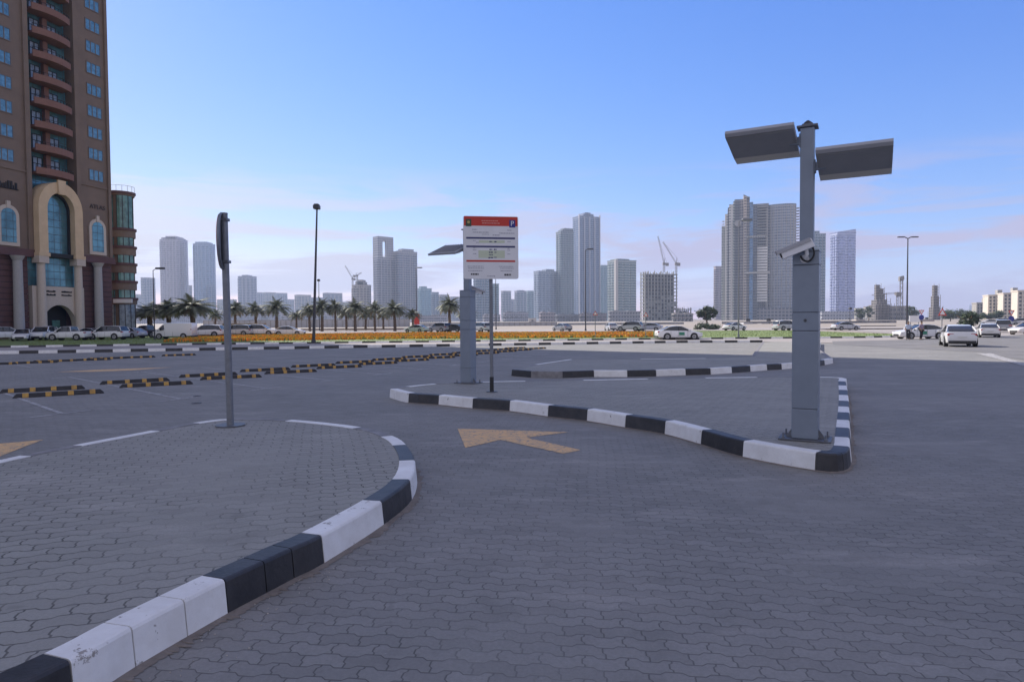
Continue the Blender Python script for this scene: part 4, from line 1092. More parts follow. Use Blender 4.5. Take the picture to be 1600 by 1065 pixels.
# ------------------------------------------------------------------ brown tower on the left
g_wall = mat('brown facade paint', (0.20, 0.148, 0.112), 0.8, col2=(0.165, 0.122, 0.094), nscale=.4)
g_maroon = mat('maroon cladding', (0.105, 0.052, 0.05), 0.7, noise=.12, nscale=.6)
g_terra = mat('terracotta parapet', (0.20, 0.105, 0.08), 0.8, noise=.08, nscale=.6)
g_tan = mat('tan arch stone', (0.58, 0.44, 0.28), 0.8, noise=.06, nscale=.8)
g_cream = mat('cream trim', (0.52, 0.45, 0.38), 0.8, noise=.06)
g_stone = mat('grey column stone', (0.36, 0.35, 0.34), 0.8, noise=.08)
g_glass = grid_mat('blue curtain glass', (0.05, 0.07, 0.08), (0.12, 0.28, 0.34), fh=1.1, bay=.95, fz=.93, fx=.93, rough=.15)
g_win = mat('blue window glass', (0.10, 0.24, 0.36), 0.12, noise=.35, nscale=1.5, spec=.8)
g_pale = mat('curtained glass', (0.25, 0.31, 0.38), 0.2, noise=.3, nscale=2)
g_green = mat('green glass', (0.10, 0.24, 0.22), 0.12, noise=.5, nscale=.5, spec=.8)
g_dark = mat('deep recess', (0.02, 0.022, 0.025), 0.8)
g_frame = mat('window frame', (0.16, 0.13, 0.11), 0.6)
RZ = math.atan2(.96, .28)
SC, HW = 6.55, 9.6        # centre line of the facade along s, half width
TWR_H = 112.0
def big_tower(o_s, label, full=True):
    ux, uy = .28, .96
    org = Vector((-70 + ux * (SC + o_s), 92 + uy * (SC + o_s), ZB))
    t = thing('brown_tower', tuple(org), RZ, label, 'building')
    B = lambda name, m, *boxes: (lambda mb: ([mb.box(*b, m) for b in boxes], mb.build(name, t))[1])(MB())
    zt = TWR_H; z1 = 12.4
    # local x along the facade, -y towards the street
    B('wall', g_wall, (-HW, -3.55, 0, 24, z1, zt), (3.55, HW, 0, 24, z1, zt), (-3.55, 3.55, 1.8, 24, z1, zt), (-HW + 1, HW - 1, 1, 23, zt, zt + 3))
    mb = MB()
    for (a, b) in ((-HW, -4.3), (4.3, HW)):
        z = 0.0
        while z < z1 - .9:
            mb.box(a, b, .1, 24, z, z + .72, g_maroon); mb.box(a + .08, b - .08, .18, 23.9, z + .72, z + .8, g_dark); z += .8
        mb.box(a, b, .1, 24, z, z1 - .7, g_maroon)
    mb.box(-4.3, 4.3, 2.2, 24, 0, z1, g_maroon)
    mb.build('base_wall', t)
    B('cornice', g_maroon, (-HW - .3, -3.6, -.45, 24.2, z1 - .7, z1 + .35), (3.6, HW + .3, -.45, 24.2, z1 - .7, z1 + .35))
    for sx in (-1, 1):      # slim pilasters framing the bay
        B('pilaster', g_wall, (min(sx * 3.55, sx * 4.25), max(sx * 3.55, sx * 4.25), -.3, 0, z1 + .35, zt))
        B('pilaster', g_wall, (min(sx * (HW - .5), sx * HW), max(sx * (HW - .5), sx * HW), -.3, 0, z1 + .35, zt))
    # glazed wall behind the balconies
    B('curtain_glass', g_glass, (-3.5, 3.5, 1.55, 1.8, z1, zt - 2))
    nf = int((zt - 24.5) / 3.35)
    for k in range(nf):
        zf = 24.2 + k * 3.35
        if not full and k % 1: pass
        mb = MB(); seg = 10
        for j in range(seg):      # bowed slab and parapet
            a0 = -1 + 2 * j / seg; a1 = -1 + 2 * (j + 1) / seg
            y0 = -.75 * (1 - a0 * a0) - .35; y1 = -.75 * (1 - a1 * a1) - .35
            mb.prism([(a0 * 2.95, y0), (a1 * 2.95, y1), (a1 * 2.95, 1.54), (a0 * 2.95, 1.54)], zf - .25, zf, g_terra)
            mb.prism([(a0 * 2.95, y0 - .06), (a1 * 2.95, y1 - .06), (a1 * 2.95, y1 + .08), (a0 * 2.95, y0 + .08)], zf - .35, zf + .6, g_terra)
        bal = mb.build('balcony', t)
        mb = MB()
        for j in range(seg + 1):
            a0 = -1 + 2 * j / seg; y0 = -.75 * (1 - a0 * a0) - .35
            mb.box(a0 * 2.9 - .03, a0 * 2.9 + .03, y0 - .03, y0 + .03, zf + .6, zf + 1.0, g_dark)
            if j < seg:
                a1 = -1 + 2 * (j + 1) / seg; y1 = -.75 * (1 - a1 * a1) - .35
                mb.cyl((a0 * 2.9, y0, zf + 1.0), (a1 * 2.9, y1, zf + 1.0), .035, .035, g_dark, 5)
        mb.build('railing', bal)
        B('dividing_wall', g_terra, (-.35, .35, .9, 1.54, zf, zf + 2.95))
        for sx in (-1, 1):
            mb = MB(); x0 = sx * 1.35
            mb.box(x0 - .7, x0 + .7, 1.40, 1.53, zf + .05, zf + 2.4, g_pale); wd_ = mb.build('balcony_door', t)
            mb = MB()
            for xx in (-.7, 0, .7): mb.box(x0 + xx - .05, x0 + xx + .05, 1.34, 1.40, zf + .05, zf + 2.4, g_dark)
            for zz in (1.5, 2.4): mb.box(x0 - .7, x0 + .7, 1.35, 1.40, zf + zz - .05, zf + zz + .05, g_dark)
            mb.build('door_frame', wd_)
            # pier window with frame
            zc = 25.6 + k * 3.35; xc = sx * 7.15
            mb = MB(); mb.box(xc - 1.25, xc + 1.25, -.035, .0, zc - .85, zc + .85, g_win); wn_ = mb.build('window', t)
            mb = MB()
            for xx in (-1.25, -.42, .42, 1.25): mb.box(xc + xx - .05, xc + xx + .05, -.09, -.036, zc - .85, zc + .85, g_frame)
            for zz in (-.85, .85): mb.box(xc - 1.3, xc + 1.3, -.10, -.037, zc + zz - .06, zc + zz + .06, g_frame)
            mb.build('frame', wn_)
    if not full: return t
    # belt under first pier windows
    B('belt_course', g_wall, (3.6, HW, -.16, 0, 23.7, 23.95), (-HW, -3.6, -.16, 0, 23.7, 23.95))
    # great arch
    def arch(name, xo, xi, zb, zc_, y0, y1, m, n=18, par=t):
        mb = MB(); ptsO = [(-xo, zb)] + [(-xo * math.cos(PI * k / n), zc_ + xo * 1.18 * math.sin(PI * k / n)) for k in range(n + 1)] + [(xo, zb)]
        ptsI = [(-xi, zb)] + [(-xi * math.cos(PI * k / n), zc_ + xi * 1.18 * math.sin(PI * k / n)) for k in range(n + 1)] + [(xi, zb)]
        k_ = len(ptsO)
        vs = [(x, y0, z) for x, z in ptsO] + [(x, y0, z) for x, z in ptsI] + [(x, y1, z) for x, z in ptsO] + [(x, y1, z) for x, z in ptsI]
        fs = []
        for j in range(k_ - 1):
            fs += [(j, j + 1, k_ + j + 1, k_ + j), (2 * k_ + j, 3 * k_ + j, 3 * k_ + j + 1, 2 * k_ + j + 1), (j, 2 * k_ + j, 2 * k_ + j + 1, j + 1), (k_ + j, k_ + j + 1, 3 * k_ + j + 1, 3 * k_ + j)]
        fs += [(0, k_, 3 * k_, 2 * k_), (k_ - 1, 3 * k_ - 1, 4 * k_ - 1, 2 * k_ - 1)]
        mb.add(vs, fs, m); return mb.build(name, par)
    arch('arch', 3.5, 2.15, 12.4, 18.9, -1.3, 1.0, g_tan)
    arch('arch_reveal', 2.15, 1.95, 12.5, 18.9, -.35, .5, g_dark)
    mb = MB(); plate(mb, [(-1.97, 12.5)] + [(-1.97 * math.cos(PI * k / 16), 18.9 + 1.97 * 1.18 * math.sin(PI * k / 16)) for k in range(17)] + [(1.97, 12.5)], 0.1, 0.3, g_glass); mb.build('arch_glass', t)
    mb = MB(); mb.prism([(-.45, 0), (.45, 0), (.62, 2.1), (-.62, 2.1)], 1.32, 1.6, g_tan, Matrix.Translation((0, 0, 21.2)) @ TZ); mb.build('keystone', t)
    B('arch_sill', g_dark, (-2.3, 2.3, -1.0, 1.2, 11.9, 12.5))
    B('arch_footing', g_tan, (-3.7, -2.0, -1.45, 1.0, 11.9, 12.4), (2.0, 3.7, -1.45, 1.0, 11.9, 12.4))
    for sx in (-1, 1):
        mb = MB(); x0 = sx * 2.95
        mb.cyl((x0, -.7, .7), (x0, -.7, 10.9), .62, .52, g_cream, 18); mb.box(x0 - .8, x0 + .8, -1.45, .1, 0, .7, g_cream); mb.box(x0 - .75, x0 + .75, -1.4, .05, 10.9, 11.9, g_cream)
        mb.build('entrance_column', t, smooth=False)
        mb = MB(); x0 = sx * 6.35
        mb.cyl((x0, -.75, .8), (x0, -.75, 11.0), .66, .56, g_stone, 18); mb.cyl((x0, -.75, 11.0), (x0, -.75, 11.65), .58, .9, g_stone, 18); mb.box(x0 - .95, x0 + .95, -1.6, .1, 0, .8, g_stone)
        mb.build('tall_column', t)
        xc = sx * 7.0
        mb = MB(); n = 14
        def arc(xo, zb, zc_): return [(xc + xo, zb)] + [(xc + xo * math.cos(PI * k / n), zc_ + xo * math.sin(PI * k / n)) for k in range(n + 1)] + [(xc - xo, zb)]
        plate(mb, arc(1.5, 13.0, 17.2), -.22, -.02, g_cream); fr = mb.build('arched_surround', t)
        mb = MB(); plate(mb, arc(1.02, 13.5, 17.2), -.26, -.225, g_glass); mb.build('arched_window', fr)
        mb = MB(); mb.box(xc - .25, xc + .25, -.35, -.02, 18.2, 19.2, g_cream); mb.build('keystone', fr)
    B('entrance_glass', g_glass, (-4.2, 4.2, .2, .5, 7.6, 11.9))
    B('entrance_wall', g_cream, (-4.1, -2.75, -.42, .6, 0, 7.6), (2.75, 4.1, -.42, .6, 0, 7.6), (-2.75, 2.75, -.42, .6, 4.95, 7.6))
    arch('entrance_front', 3.7, 2.7, 0.0, 1.7, -.44, .58, g_cream)
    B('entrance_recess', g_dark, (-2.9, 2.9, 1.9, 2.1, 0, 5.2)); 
    for x0 in (-1.2, 1.1):
        B('entrance_door', g_green, (x0 - .6, x0 + .6, 1.7, 1.85, 0, 2.6))
    mb = MB(); r2 = random.Random(4)
    for x0 in (-1.5, 1.2):
        for z in (6.75, 6.25):
            x = x0 - .85
            while x < x0 + .7:
                l_ = r2.uniform(.08, .22); mb.box(x, x + l_, -.50, -.421, z, z + r2.uniform(.16, .28), g_dark); x += l_ + .05
    mb.build('entrance_writing', t)
    mb = MB(); x = -8.3
    while x < -5.6:
        l_ = r2.uniform(.12, .3); mb.box(x, x + l_, -.1, -.01, 20.9, 21 + r2.uniform(.3, 1.1), g_dark); mb.box(x, x + l_ * 1.6, -.1, -.012, 20.9, 21.05, g_dark); x += l_ + .12
    mb.build('roof_name_writing', t)
    text_obj('name_letters', 'ATLAS', 0.95, mat('bronze letters', (.06, .045, .04), .6), t, (7.2, -.06, 20.6), extrude=.05)
    return t
big_tower(0, 'tall brown apartment tower with bowed balconies and a great tan entrance arch')
# neighbours of the same estate beyond the left frame edge, standing on the same street line
tag(big_tower(-22, 'x', full=False), 'first identical brown apartment tower just outside the left frame edge', 'building')
tag(big_tower(-44, 'x', full=False), 'second identical brown apartment tower further outside the left frame edge', 'building')

# podium wing with rounded corner right of the tower
wp = at(191, 500, 112)
t = thing('podium_wing', (wp.x, 112.5, ZB), 0, 'rounded five storey brown corner wing with green glass and a roof railing', 'building')
rW = 2.1
def drum(mb, r0, z0, z1, m, n=28, ext=14.0):
    pts = [(r0 * math.cos(a), r0 * math.sin(a)) for a in [R(-180 + 200 * k / n) for k in range(n + 1)]]
    pts = pts + [(r0 * math.cos(R(20)) - 10.5, ext), (-r0 - 12, ext)]
    mb.prism(pts, z0, z1, m)
zz = lambda py: at(200, py, 110).z - ZB
ztop = zz(297)
mb = MB(); drum(mb, rW - .25, 0, ztop - .4, g_wall); mb.build('wall', t)
bands = [(zz(303), zz(297)), (zz(369), zz(355)), (zz(397), zz(383)), (zz(425), zz(410)), (zz(452), zz(438)), (zz(475), zz(465))]
for a, b in bands:
    mb = MB(); drum(mb, rW, a, b, g_wall); drum(mb, rW + .18, b - .35, b + .05, g_maroon); mb.build('floor_band', t)
for (a, b) in ((zz(355), zz(303)), (zz(383), zz(369)), (zz(410), zz(397)), (zz(438), zz(425)), (zz(465), zz(452)), (0.3, zz(475))):
    for (a0, a1) in ((-150, -100), (-78, -5)):
        mb = MB(); n = 6
        pts = [((rW - .05) * math.cos(R(a0 + (a1 - a0) * k / n)), (rW - .05) * math.sin(R(a0 + (a1 - a0) * k / n))) for k in range(n + 1)]
        pts += [((rW - .5) * math.cos(R(a1 + (a0 - a1) * k / n)), (rW - .5) * math.sin(R(a1 + (a0 - a1) * k / n))) for k in range(n + 1)]
        mb.prism(pts, a + .05, b - .05, g_pale if a < 1 else g_green); wn_ = mb.build('window', t)
        mb = MB()
        for k in (0, 2, 4, 6):
            an = R(a0 + (a1 - a0) * k / 6); mb.cyl((rW * math.cos(an), rW * math.sin(an), a + .05), (rW * math.cos(an), rW * math.sin(an), b - .05), .05, .05, g_dark, 5)
        mb.build('mullion', wn_)
mb = MB()
for k in range(9):
    an = R(-170 + 185 * k / 8); mb.cyl((rW * math.cos(an), rW * math.sin(an), ztop), (rW * math.cos(an), rW * math.sin(an), ztop + 1.0), .03, .03, M['galv'], 5)
mb.tube([(rW * math.cos(R(-170 + 185 * k / 24)), rW * math.sin(R(-170 + 185 * k / 24)), ztop + 1.0) for k in range(25)], .03, M['galv'], 5); mb.build('roof_railing', t)
mb = MB(); mb.box(-.2, 2.9, -rW - .5, -rW - .2, zz(473), zz(467), M['white']); sg = mb.build('shop_sign', t)

# long low canopy behind cars
a = at(355, 507, 120); b = at(410, 512, 120)
t = thing('shade_canopy', ((a.x + b.x) / 2, 120, ZB), 0, 'long brown flat shade canopy behind the parked white suvs', 'canopy'); hw = (b.x - a.x) / 2
mb = MB(); mb.box(-hw, hw, -2, 2, at(355, 510, 120).z - ZB, at(355, 505.2, 120).z - ZB, mat('brown canopy', (.26, .17, .10), .8)); mb.build('roof', t)
for sx in (-1, 0, 1):
    mb = MB(); mb.cyl((sx * hw * .9, 0, 0), (sx * hw * .9, 0, at(355, 511, 120).z - ZB), .08, .08, M['dark'], 8); mb.build('post', t)

# ------------------------------------------------------------------ site fences and low blocks
def lowbox(name, px0, px1, y0, y1, Y, m, label, cat, dep=3.0, posts=0):
    a = at(px0, y0, Y); b = at(px1, y1, Y); z1 = a.z - ZB
    z1 = at((px0 + px1) / 2, y0, Y).z - ZB
    t = thing(name, ((a.x + b.x) / 2, Y, ZB), 0, label, cat); hw = (b.x - a.x) / 2
    mb = MB(); mb.box(-hw, hw, 0, dep, 0, z1, m); mb.build('wall', t)
    mb = MB(); mb.box(-hw - .05, hw + .05, -.06, dep + .06, z1, z1 + .12, M['concrete']); mb.build('coping', t)
    if posts:
        for k in range(posts + 1):
            x = -hw + 2 * hw * k / posts; mb = MB(); mb.box(x - .1, x + .1, -.14, 0.02, 0, z1 + .1, M['concrete']); mb.build('post', t)
    return t
hoard = mat('pale hoarding', (.46, .45, .46), .7, col2=(.36, .36, .38), nscale=.3)
lowbox('site_hoarding', 318, 640, 500, 515, 230, hoard, 'long pale hoarding behind the row of palms', 'fence', .3, 40)
lowbox('site_hoarding', 655, 870, 504, 514, 235, hoard, 'pale hoarding behind the tariff board and lamp column', 'fence', .3, 26)
lowbox('site_hoarding', 872, 1068, 504.5, 512, 260, mat('grey hoarding', (.30, .30, .33), .7, noise=.2, nscale=.4), 'grey hoarding below the central towers', 'fence', .3, 24)
lowbox('site_hoarding', 1128, 1400, 502, 510, 255, mat('patchy fence', (.34, .32, .32), .7, col2=(.12, .13, .17), nscale=.35), 'patchy grey fence below the unfinished towers', 'fence', .3, 36)
pinkm = mat('pinkish path', (.42, .32, .30), .9, noise=.1, nscale=.3)
lowbox('low_wall', 470, 640, 513.6, 516, 158, pinkm, 'low pink wall along the far path behind the flowers', 'wall', .4)
lowbox('low_wall', 1300, 1400, 509, 514, 160, mat('beige wall', (.48, .44, .40), .9, noise=.1, nscale=.4), 'low beige wall across the far road on the right', 'wall', .4)
for i, (a, b, y0, Y, c, lab) in enumerate([(1190, 1212, 505.5, 250, (.6, .6, .62), 'white site cabin under the unfinished drum tower'), (1338, 1352, 499, 380, (.45, .40, .36), 'tan low shed left of the scaffolded spires'),
        (826, 838, 497, 500, (.5, .46, .43), 'cream low house left of the tall central towers'), (1162, 1176, 504, 248, (.5, .5, .53), 'grey site cabin below the blue glass fin'), (1436, 1460, 499.5, 330, (.42, .34, .32), 'reddish low shed behind the large warning sign')]):
    tt = lowbox('site_cabin', a, b, y0, 510, Y, mat('cabin wall', c, .7, noise=.1, nscale=.5), lab, 'cabin', 5)
    mb = MB(); mb.box(-.8, .8, -.05, 0, 1, 2, M['concrete_d']); mb.build('window', tt)

# ------------------------------------------------------------------ distant towers
def tower(px0, px1, ytop, D, wall, glass, label, split=None, th=30, strips=6, sidestrips=2, fh=3.6, bay=3.2, fz=.5, fx=.6, crown=None, rnd_=False, sw=.55, name='high_rise', slabs=False, group=None, smat=None, podium=None):
    a = at(px0, 500, D); b = at(px1, 500, D); W = b.x - a.x
    zt = at((px0 + px1) / 2, ytop, D).z - ZB
    wm = grid_mat('tower wall', wall, glass, fh, bay, fz, fx)
    gm = grid_mat('tower glass', tuple(c * .85 for c in wall), glass, fh, bay * 10, .68, 1.1)
    cx = (a.x + b.x) / 2
    va = math.atan2(-cx, D)          # view bearing
    if rnd_:
        t = thing(name, (cx, D + W / 2, ZB), 0, label, 'building', group); r = W / 2
        mb = MB(); n = 32; pts = [(r * math.cos(2 * PI * k / n), r * math.sin(2 * PI * k / n)) for k in range(n)]
        mb.prism(pts, 0, zt, wm); mb.build('wall', t)
        for k in range(strips):
            an = -PI * (k + .5) / strips; w2 = PI / strips * sw / 2
            p = [((r + .4) * math.cos(an + s_ * w2), (r + .4) * math.sin(an + s_ * w2)) for s_ in (-1, 0, 1)] + [((r - 1) * math.cos(an + s_ * w2), (r - 1) * math.sin(an + s_ * w2)) for s_ in (1, 0, -1)]
            mb = MB(); mb.prism(p, 6, zt - 3, gm); mb.build('glazed_strip', t)
        tw, td = W * .8, W * .8; rot = 0; x0l, x1l, y0l, y1l = -r * .8, r * .8, -r * .8, r * .8
    else:
        s_ = 0.22 if split is None else (split - px0) / (px1 - px0)
        th_ = R(th)
        td = s_ * W / math.sin(th_); tw = (1 - s_) * W / math.cos(th_)
        rot = va + th_      # front face turned away to the right so that the left side shows
        cor = at(px0 + s_ * (px1 - px0), 500, D)
        t = thing(name, (cor.x, D, ZB), rot, label, 'building', group)
        mb = MB(); mb.box(0, tw, 0, td, 0, zt, wm); mb.build('wall', t)
        for k in range(strips):
            c = tw * (k + .5) / strips; w2 = tw / strips * sw / 2
            mb = MB(); mb.box(c - w2, c + w2, -.5, .5, 5, zt - 3.2, gm); mb.build('glazed_strip', t)
        for k in range(sidestrips):
            c = td * (k + .5) / sidestrips; w2 = td / sidestrips * sw / 2
            mb = MB(); mb.box(-.5, .5, c - w2, c + w2, 5, zt - 3.2, gm); mb.build('glazed_strip', t)
        x0l, x1l, y0l, y1l = 0, tw, 0, td
    mpx = D / F
    mb = MB(); mb.box(x0l - .3, x1l + .3, y0l - .3, y1l + .3, zt, zt + 1.3, wm) if not rnd_ else mb.cyl((0, 0, zt), (0, 0, zt + 1.3), W / 2 + .3, W / 2 + .3, wm, 32)
    mb.build('parapet', t)
    for (u0, u1, hp) in (crown or []):
        mb = MB(); xx0 = x0l + (x1l - x0l) * u0; xx1 = x0l + (x1l - x0l) * u1
        mb.box(xx0, xx1, y0l + (y1l - y0l) * .1, y0l + (y1l - y0l) * .9, zt + 1.3, zt + 1.3 + hp * mpx, wm); mb.build('roof_block', t)
    if podium:
        mb = MB(); mb.box(x0l - podium, x1l + podium, y0l - podium, y1l + podium, 0, 14, wm); mb.build('podium', t)
    return t, zt, (x0l, x1l, y0l, y1l)
LIL = (.30, .29, .32); GL = (.10, .15, .20); BG = (.38, .34, .30); TL_ = (.22, .31, .34); BLU = (.14, .20, .29); CON = (.33, .31, .29)
T = tower
T(222, 242, 434, 1500, LIL, GL, 'low lilac block left of the large domed left tower', strips=4)
T(206, 224, 460, 1700, BG, GL, 'lowest block beside the brown corner wing', strips=4)
T(244, 284, 374, 1250, (.38, .35, .38), (.27, .27, .32), 'large round shouldered lilac tower at the far left', rnd_=True, strips=13, crown=[(.1, .9, 3), (.3, .8, 5)])
T(284, 300, 446, 1600, BG, GL, 'small beige block between the two round left towers', strips=3)
T(298, 330, 381, 1250, (.28, .34, .43), (.17, .26, .38), 'blue round tower second from the far left', rnd_=True, strips=9, crown=[(.15, .85, 3)])
T(324, 336, 446, 1240, (.25, .29, .36), (.12, .19, .28), 'slim annex on the right flank of the blue round tower', strips=2)
T(340, 369, 468, 1800, BG, GL, 'low beige block behind the round sign post', strips=4)
T(368, 396, 432, 1450, (.30, .31, .36), (.13, .17, .24), 'solitary flat domed block right of the round sign post', rnd_=True, strips=7, crown=[(.3, .7, 2)])
for i, (a, b, y, D) in enumerate([(396, 414, 457, 1900), (413, 431, 457, 1850), (430, 449, 458, 1800), (447, 460, 468, 1900), (461, 486, 461, 1600), (484, 506, 465, 1800), (505, 535, 458, 1500), (533, 548, 472, 1900)]):
    T(a, b, y, D, [LIL, BG, (.27, .29, .35)][i % 3], GL, ['first', 'second', 'third', 'fourth', 'fifth', 'sixth', 'seventh', 'eighth'][i] + ' hazy low block from the left between the domed block and crane topped building', strips=4, group='hazy low blocks along the horizon')
T(547, 577, 446, 950, CON, (.16, .15, .15), 'grey domed building under construction topped by cranes', rnd_=True, strips=8, crown=[(.2, .8, 5), (.35, .7, 8)])
# slotted slab: two legs and a bridge at the top
tt, zt, bx = T(584, 616, 402, 1000, (.33, .32, .34), (.14, .16, .20), 'tall slab tower with an open slot near its top', split=592, strips=5, crown=[])
sc = 1000 / F
for (u0, u1) in ((0, .30), (.52, 1.0)):
    if u0 == 0:
        mb = MB(); mb.box(0, 2.5, 4.02, bx[3], zt + 1.3, zt + 27 * sc, grid_mat('slab side', (.33, .32, .34), (.14, .16, .2))); mb.build('slot_side', tt)
    mb = MB(); mb.box(bx[0] + (bx[1] - bx[0]) * u0, bx[0] + (bx[1] - bx[0]) * u1 - (0.01), bx[2], bx[2] + 4, zt + 1.3, zt + 27 * sc, grid_mat('slab top', (.33, .32, .34), (.14, .16, .2))); mb.build('slot_leg', tt)
mb = MB(); mb.box(bx[0], bx[1], bx[2], bx[3], zt + 27 * sc, zt + 33 * sc, grid_mat('slab cap', (.33, .32, .34), (.14, .16, .2))); mb.build('slot_cap', tt)
T(615, 653, 393, 1010, (.33, .31, .32), (.13, .17, .24), 'wide ribbed slab tower joined right of the slotted tower', split=623, strips=8, sw=.5, crown=[(.25, .85, 4)])
T(653, 675, 451, 1300, TL_, (.14, .26, .33), 'teal glass block right of the ribbed slab tower', strips=3, sw=.8, crown=[(.1, .6, 3)])
T(674, 686, 457, 1250, (.25, .30, .36), GL, 'narrow blue block beside the teal one', strips=2)
T(685, 702, 461, 1350, (.36, .33, .31), GL, 'beige block behind the tall isolated palm', strips=3)
T(701, 722, 464, 1500, LIL, GL, 'hazy block just left of the rear lamp column', strips=3)
T(740, 766, 420, 900, (.24, .27, .32), (.11, .17, .23), 'blue grey tower directly below the tariff board', strips=5)
T(765, 780, 444, 1000, TL_, GL, 'narrow teal tower right of the tariff board pole', strips=2)
T(783, 799, 455, 1400, LIL, GL, 'dim block right of the narrow teal tower', strips=3)
T(797, 806, 468, 1500, LIL, GL, 'lower dim block in the gap between two dim blocks', strips=2)
T(804, 823, 455, 1350, (.27, .27, .32), GL, 'dim block with rounded top left of the white striped tower', strips=3, crown=[(.2, .8, 1)])
T(823, 835, 455, 1300, TL_, GL, 'narrow dim block touching the white striped tower', strips=2)
T(834, 870, 424, 1050, (.27, .31, .37), (.16, .21, .29), 'pale blue tower with a white vertical stripe', split=842, strips=5, crown=[(.45, .9, 3)])
tt, zt, bx = T(869, 897, 362, 1050, (.20, .22, .24), (.10, .15, .17), 'dark green grey tower left of the tallest central tower', split=877, strips=5, sw=.4, crown=[(.15, 1.0, 3), (.3, 1.0, 5)])
tt, zt, bx = T(895, 937, 338, 1100, (.20, .23, .32), (.10, .15, .24), 'tallest central blue glass tower with pale vertical fins', split=905, strips=6, sw=.6, crown=[(.25, .75, 4), (.35, .6, 6)])
for k in range(5):
    x = bx[1] * k / 4; mb = MB(); mb.box(x - .7, x + .7, -2.2, .2, 0, zt + (4 if k in (0, 4) else 0), mat('pale fin', (.42, .42, .46), .5)); mb.build('fin', tt)
T(936, 951, 415, 1250, TL_, (.13, .22, .27), 'teal block tucked right of the tallest central tower', strips=3)
tt, zt, bx = T(949, 994, 407, 900, (.33, .35, .35), (.14, .20, .21), 'broad pale stepped tower with green grey bands', split=963, th=35, strips=3, sidestrips=3, sw=.75, crown=[(.1, .7, 2)], fz=.45, fx=1.1)
mb = MB(); mb.box(bx[0] - 2.4, bx[0] + 1.6, bx[2] - 2.4, bx[2] + 1.5, 0, zt + 1, mat('tower corner', (.42, .40, .38), .7)); mb.build('corner_pier', tt)
# low clutter in front of the towers
for i, (a, b, y, D, c) in enumerate([(842, 868, 490, 700, (.30, .26, .27)), (868, 905, 493, 650, (.18, .19, .22)), (905, 948, 491, 660, (.22, .20, .22)), (950, 1000, 488, 640, (.26, .26, .27)), (754, 782, 493, 800, LIL), (786, 826, 489, 800, (.30, .30, .34)),
        (1050, 1082, 492, 500, (.30, .28, .27)), (640, 700, 494, 800, (.33, .31, .33)), (560, 640, 492, 900, (.34, .32, .34)), (440, 560, 490, 1000, (.35, .34, .37)), (336, 440, 488, 1100, (.35, .34, .36)), (212, 336, 486, 1000, (.36, .34, .36))]):
    T(a, b, y, D, c, (.14, .15, .17), ['low rose block below the white striped tower', 'dark podium below the green grey tower', 'low podium of the tallest central tower', 'low podium of the broad stepped tower', 'low block behind the tariff board pole', 'low blocks at the foot of the dim towers',
        'low block right of the concrete frame building', 'low hazy block behind the red banner', 'long low hazy block below the slab towers', 'long low hazy block behind the centre palms', 'long low hazy block behind the round sign post', 'long low hazy block behind the large left palms'][i], strips=5, split=a + 3, group=None, crown=[(.1, .3, 1.5), (.6, .8, 1)])

# unfinished concrete frame with two cranes
def frame_building(px0, px1, ytop, D, label, fh=3.8, th=25, split=None, extra=0, upper=1.0, infill=.6):
    a = at(px0, 500, D); b = at(px1, 500, D); W = b.x - a.x; zt = at((px0 + px1) / 2, ytop, D).z - ZB
    s_ = .15 if split is None else (split - px0) / (px1 - px0)
    td = s_ * W / math.sin(R(th)); tw = (1 - s_) * W / math.cos(R(th)); cor = at(px0 + s_ * (px1 - px0), 500, D)
    t = thing('unfinished_building', (cor.x, D, ZB), math.atan2(-cor.x, D) + R(th), label, 'building')
    n = int(zt / fh); mb = MB()
    for k in range(n + 1): mb.box(-.6, tw + .6, -.6, td + .6, k * fh, k * fh + .85, M['frame_c'])
    mb.build('floor_slabs', t)
    mb = MB(); nc = max(3, int(tw / 3.6)); nd_ = max(2, int(td / 6))
    for k in range(nc + 1):
        x = tw * k / nc; mb.box(x - .5, x + .5, -.1, .9, 0, zt + 2.5 * (k % 2), M['concrete']); mb.box(x - .4, x + .4, td - .9, td, 0, zt + 2, M['concrete'])
    for k in range(nd_ + 1):
        y = td * k / nd_; mb.box(-.1, .9, y - .5, y + .5, 0, zt + 2, M['concrete'])
    mb.build('columns', t)
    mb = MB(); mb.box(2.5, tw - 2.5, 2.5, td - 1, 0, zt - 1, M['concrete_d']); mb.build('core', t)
    r2 = random.Random(int(px0)); mb = MB()
    for k in range(int(n * infill)):
        for c in range(nc):
            if r2.random() < .75:
                x = tw * c / nc; mb.box(x + .6, x + tw / nc - .7, .2, .6, k * fh + .9, k * fh + fh * r2.choice((.5, .75, .95)), M['frame_c'])
    mb.build('infill_walls', t)
    mb = MB()
    for k in range(int(tw / 2.2)):
        x = k * 2.2; mb.box(x - .08, x + .08, .4, .6, zt + .4, zt + r2.uniform(1.2, 4.5), M['crane'])
    mb.build('starter_bars', t)
    return t, zt, tw, td
frame_building(1001, 1057, 427, 700, 'grey concrete frame building with scaffolding under two luffing cranes', split=1008)
frame_building(1056, 1079, 484, 690, 'low unfinished concrete wing attached right of the concrete frame building', split=1060)
def lattice(mb, a, b, w_, m, n=10):
    a, b = Vector(a), Vector(b); d = (b - a).normalized(); s_ = d.orthogonal().normalized(); u_ = d.cross(s_)
    cs = [s_ * w_ + u_ * w_, s_ * w_ - u_ * w_, -s_ * w_ - u_ * w_, -s_ * w_ + u_ * w_]
    for c in cs: mb.cyl(a + c, b + c, w_ * .2, w_ * .2, m, 4)
    for k in range(n):
        p, q_ = a.lerp(b, k / n), a.lerp(b, (k + 1) / n)
        for j in range(4): mb.cyl(p + cs[j], q_ + cs[(j + 1) % 4], w_ * .12, w_ * .12, m, 3)
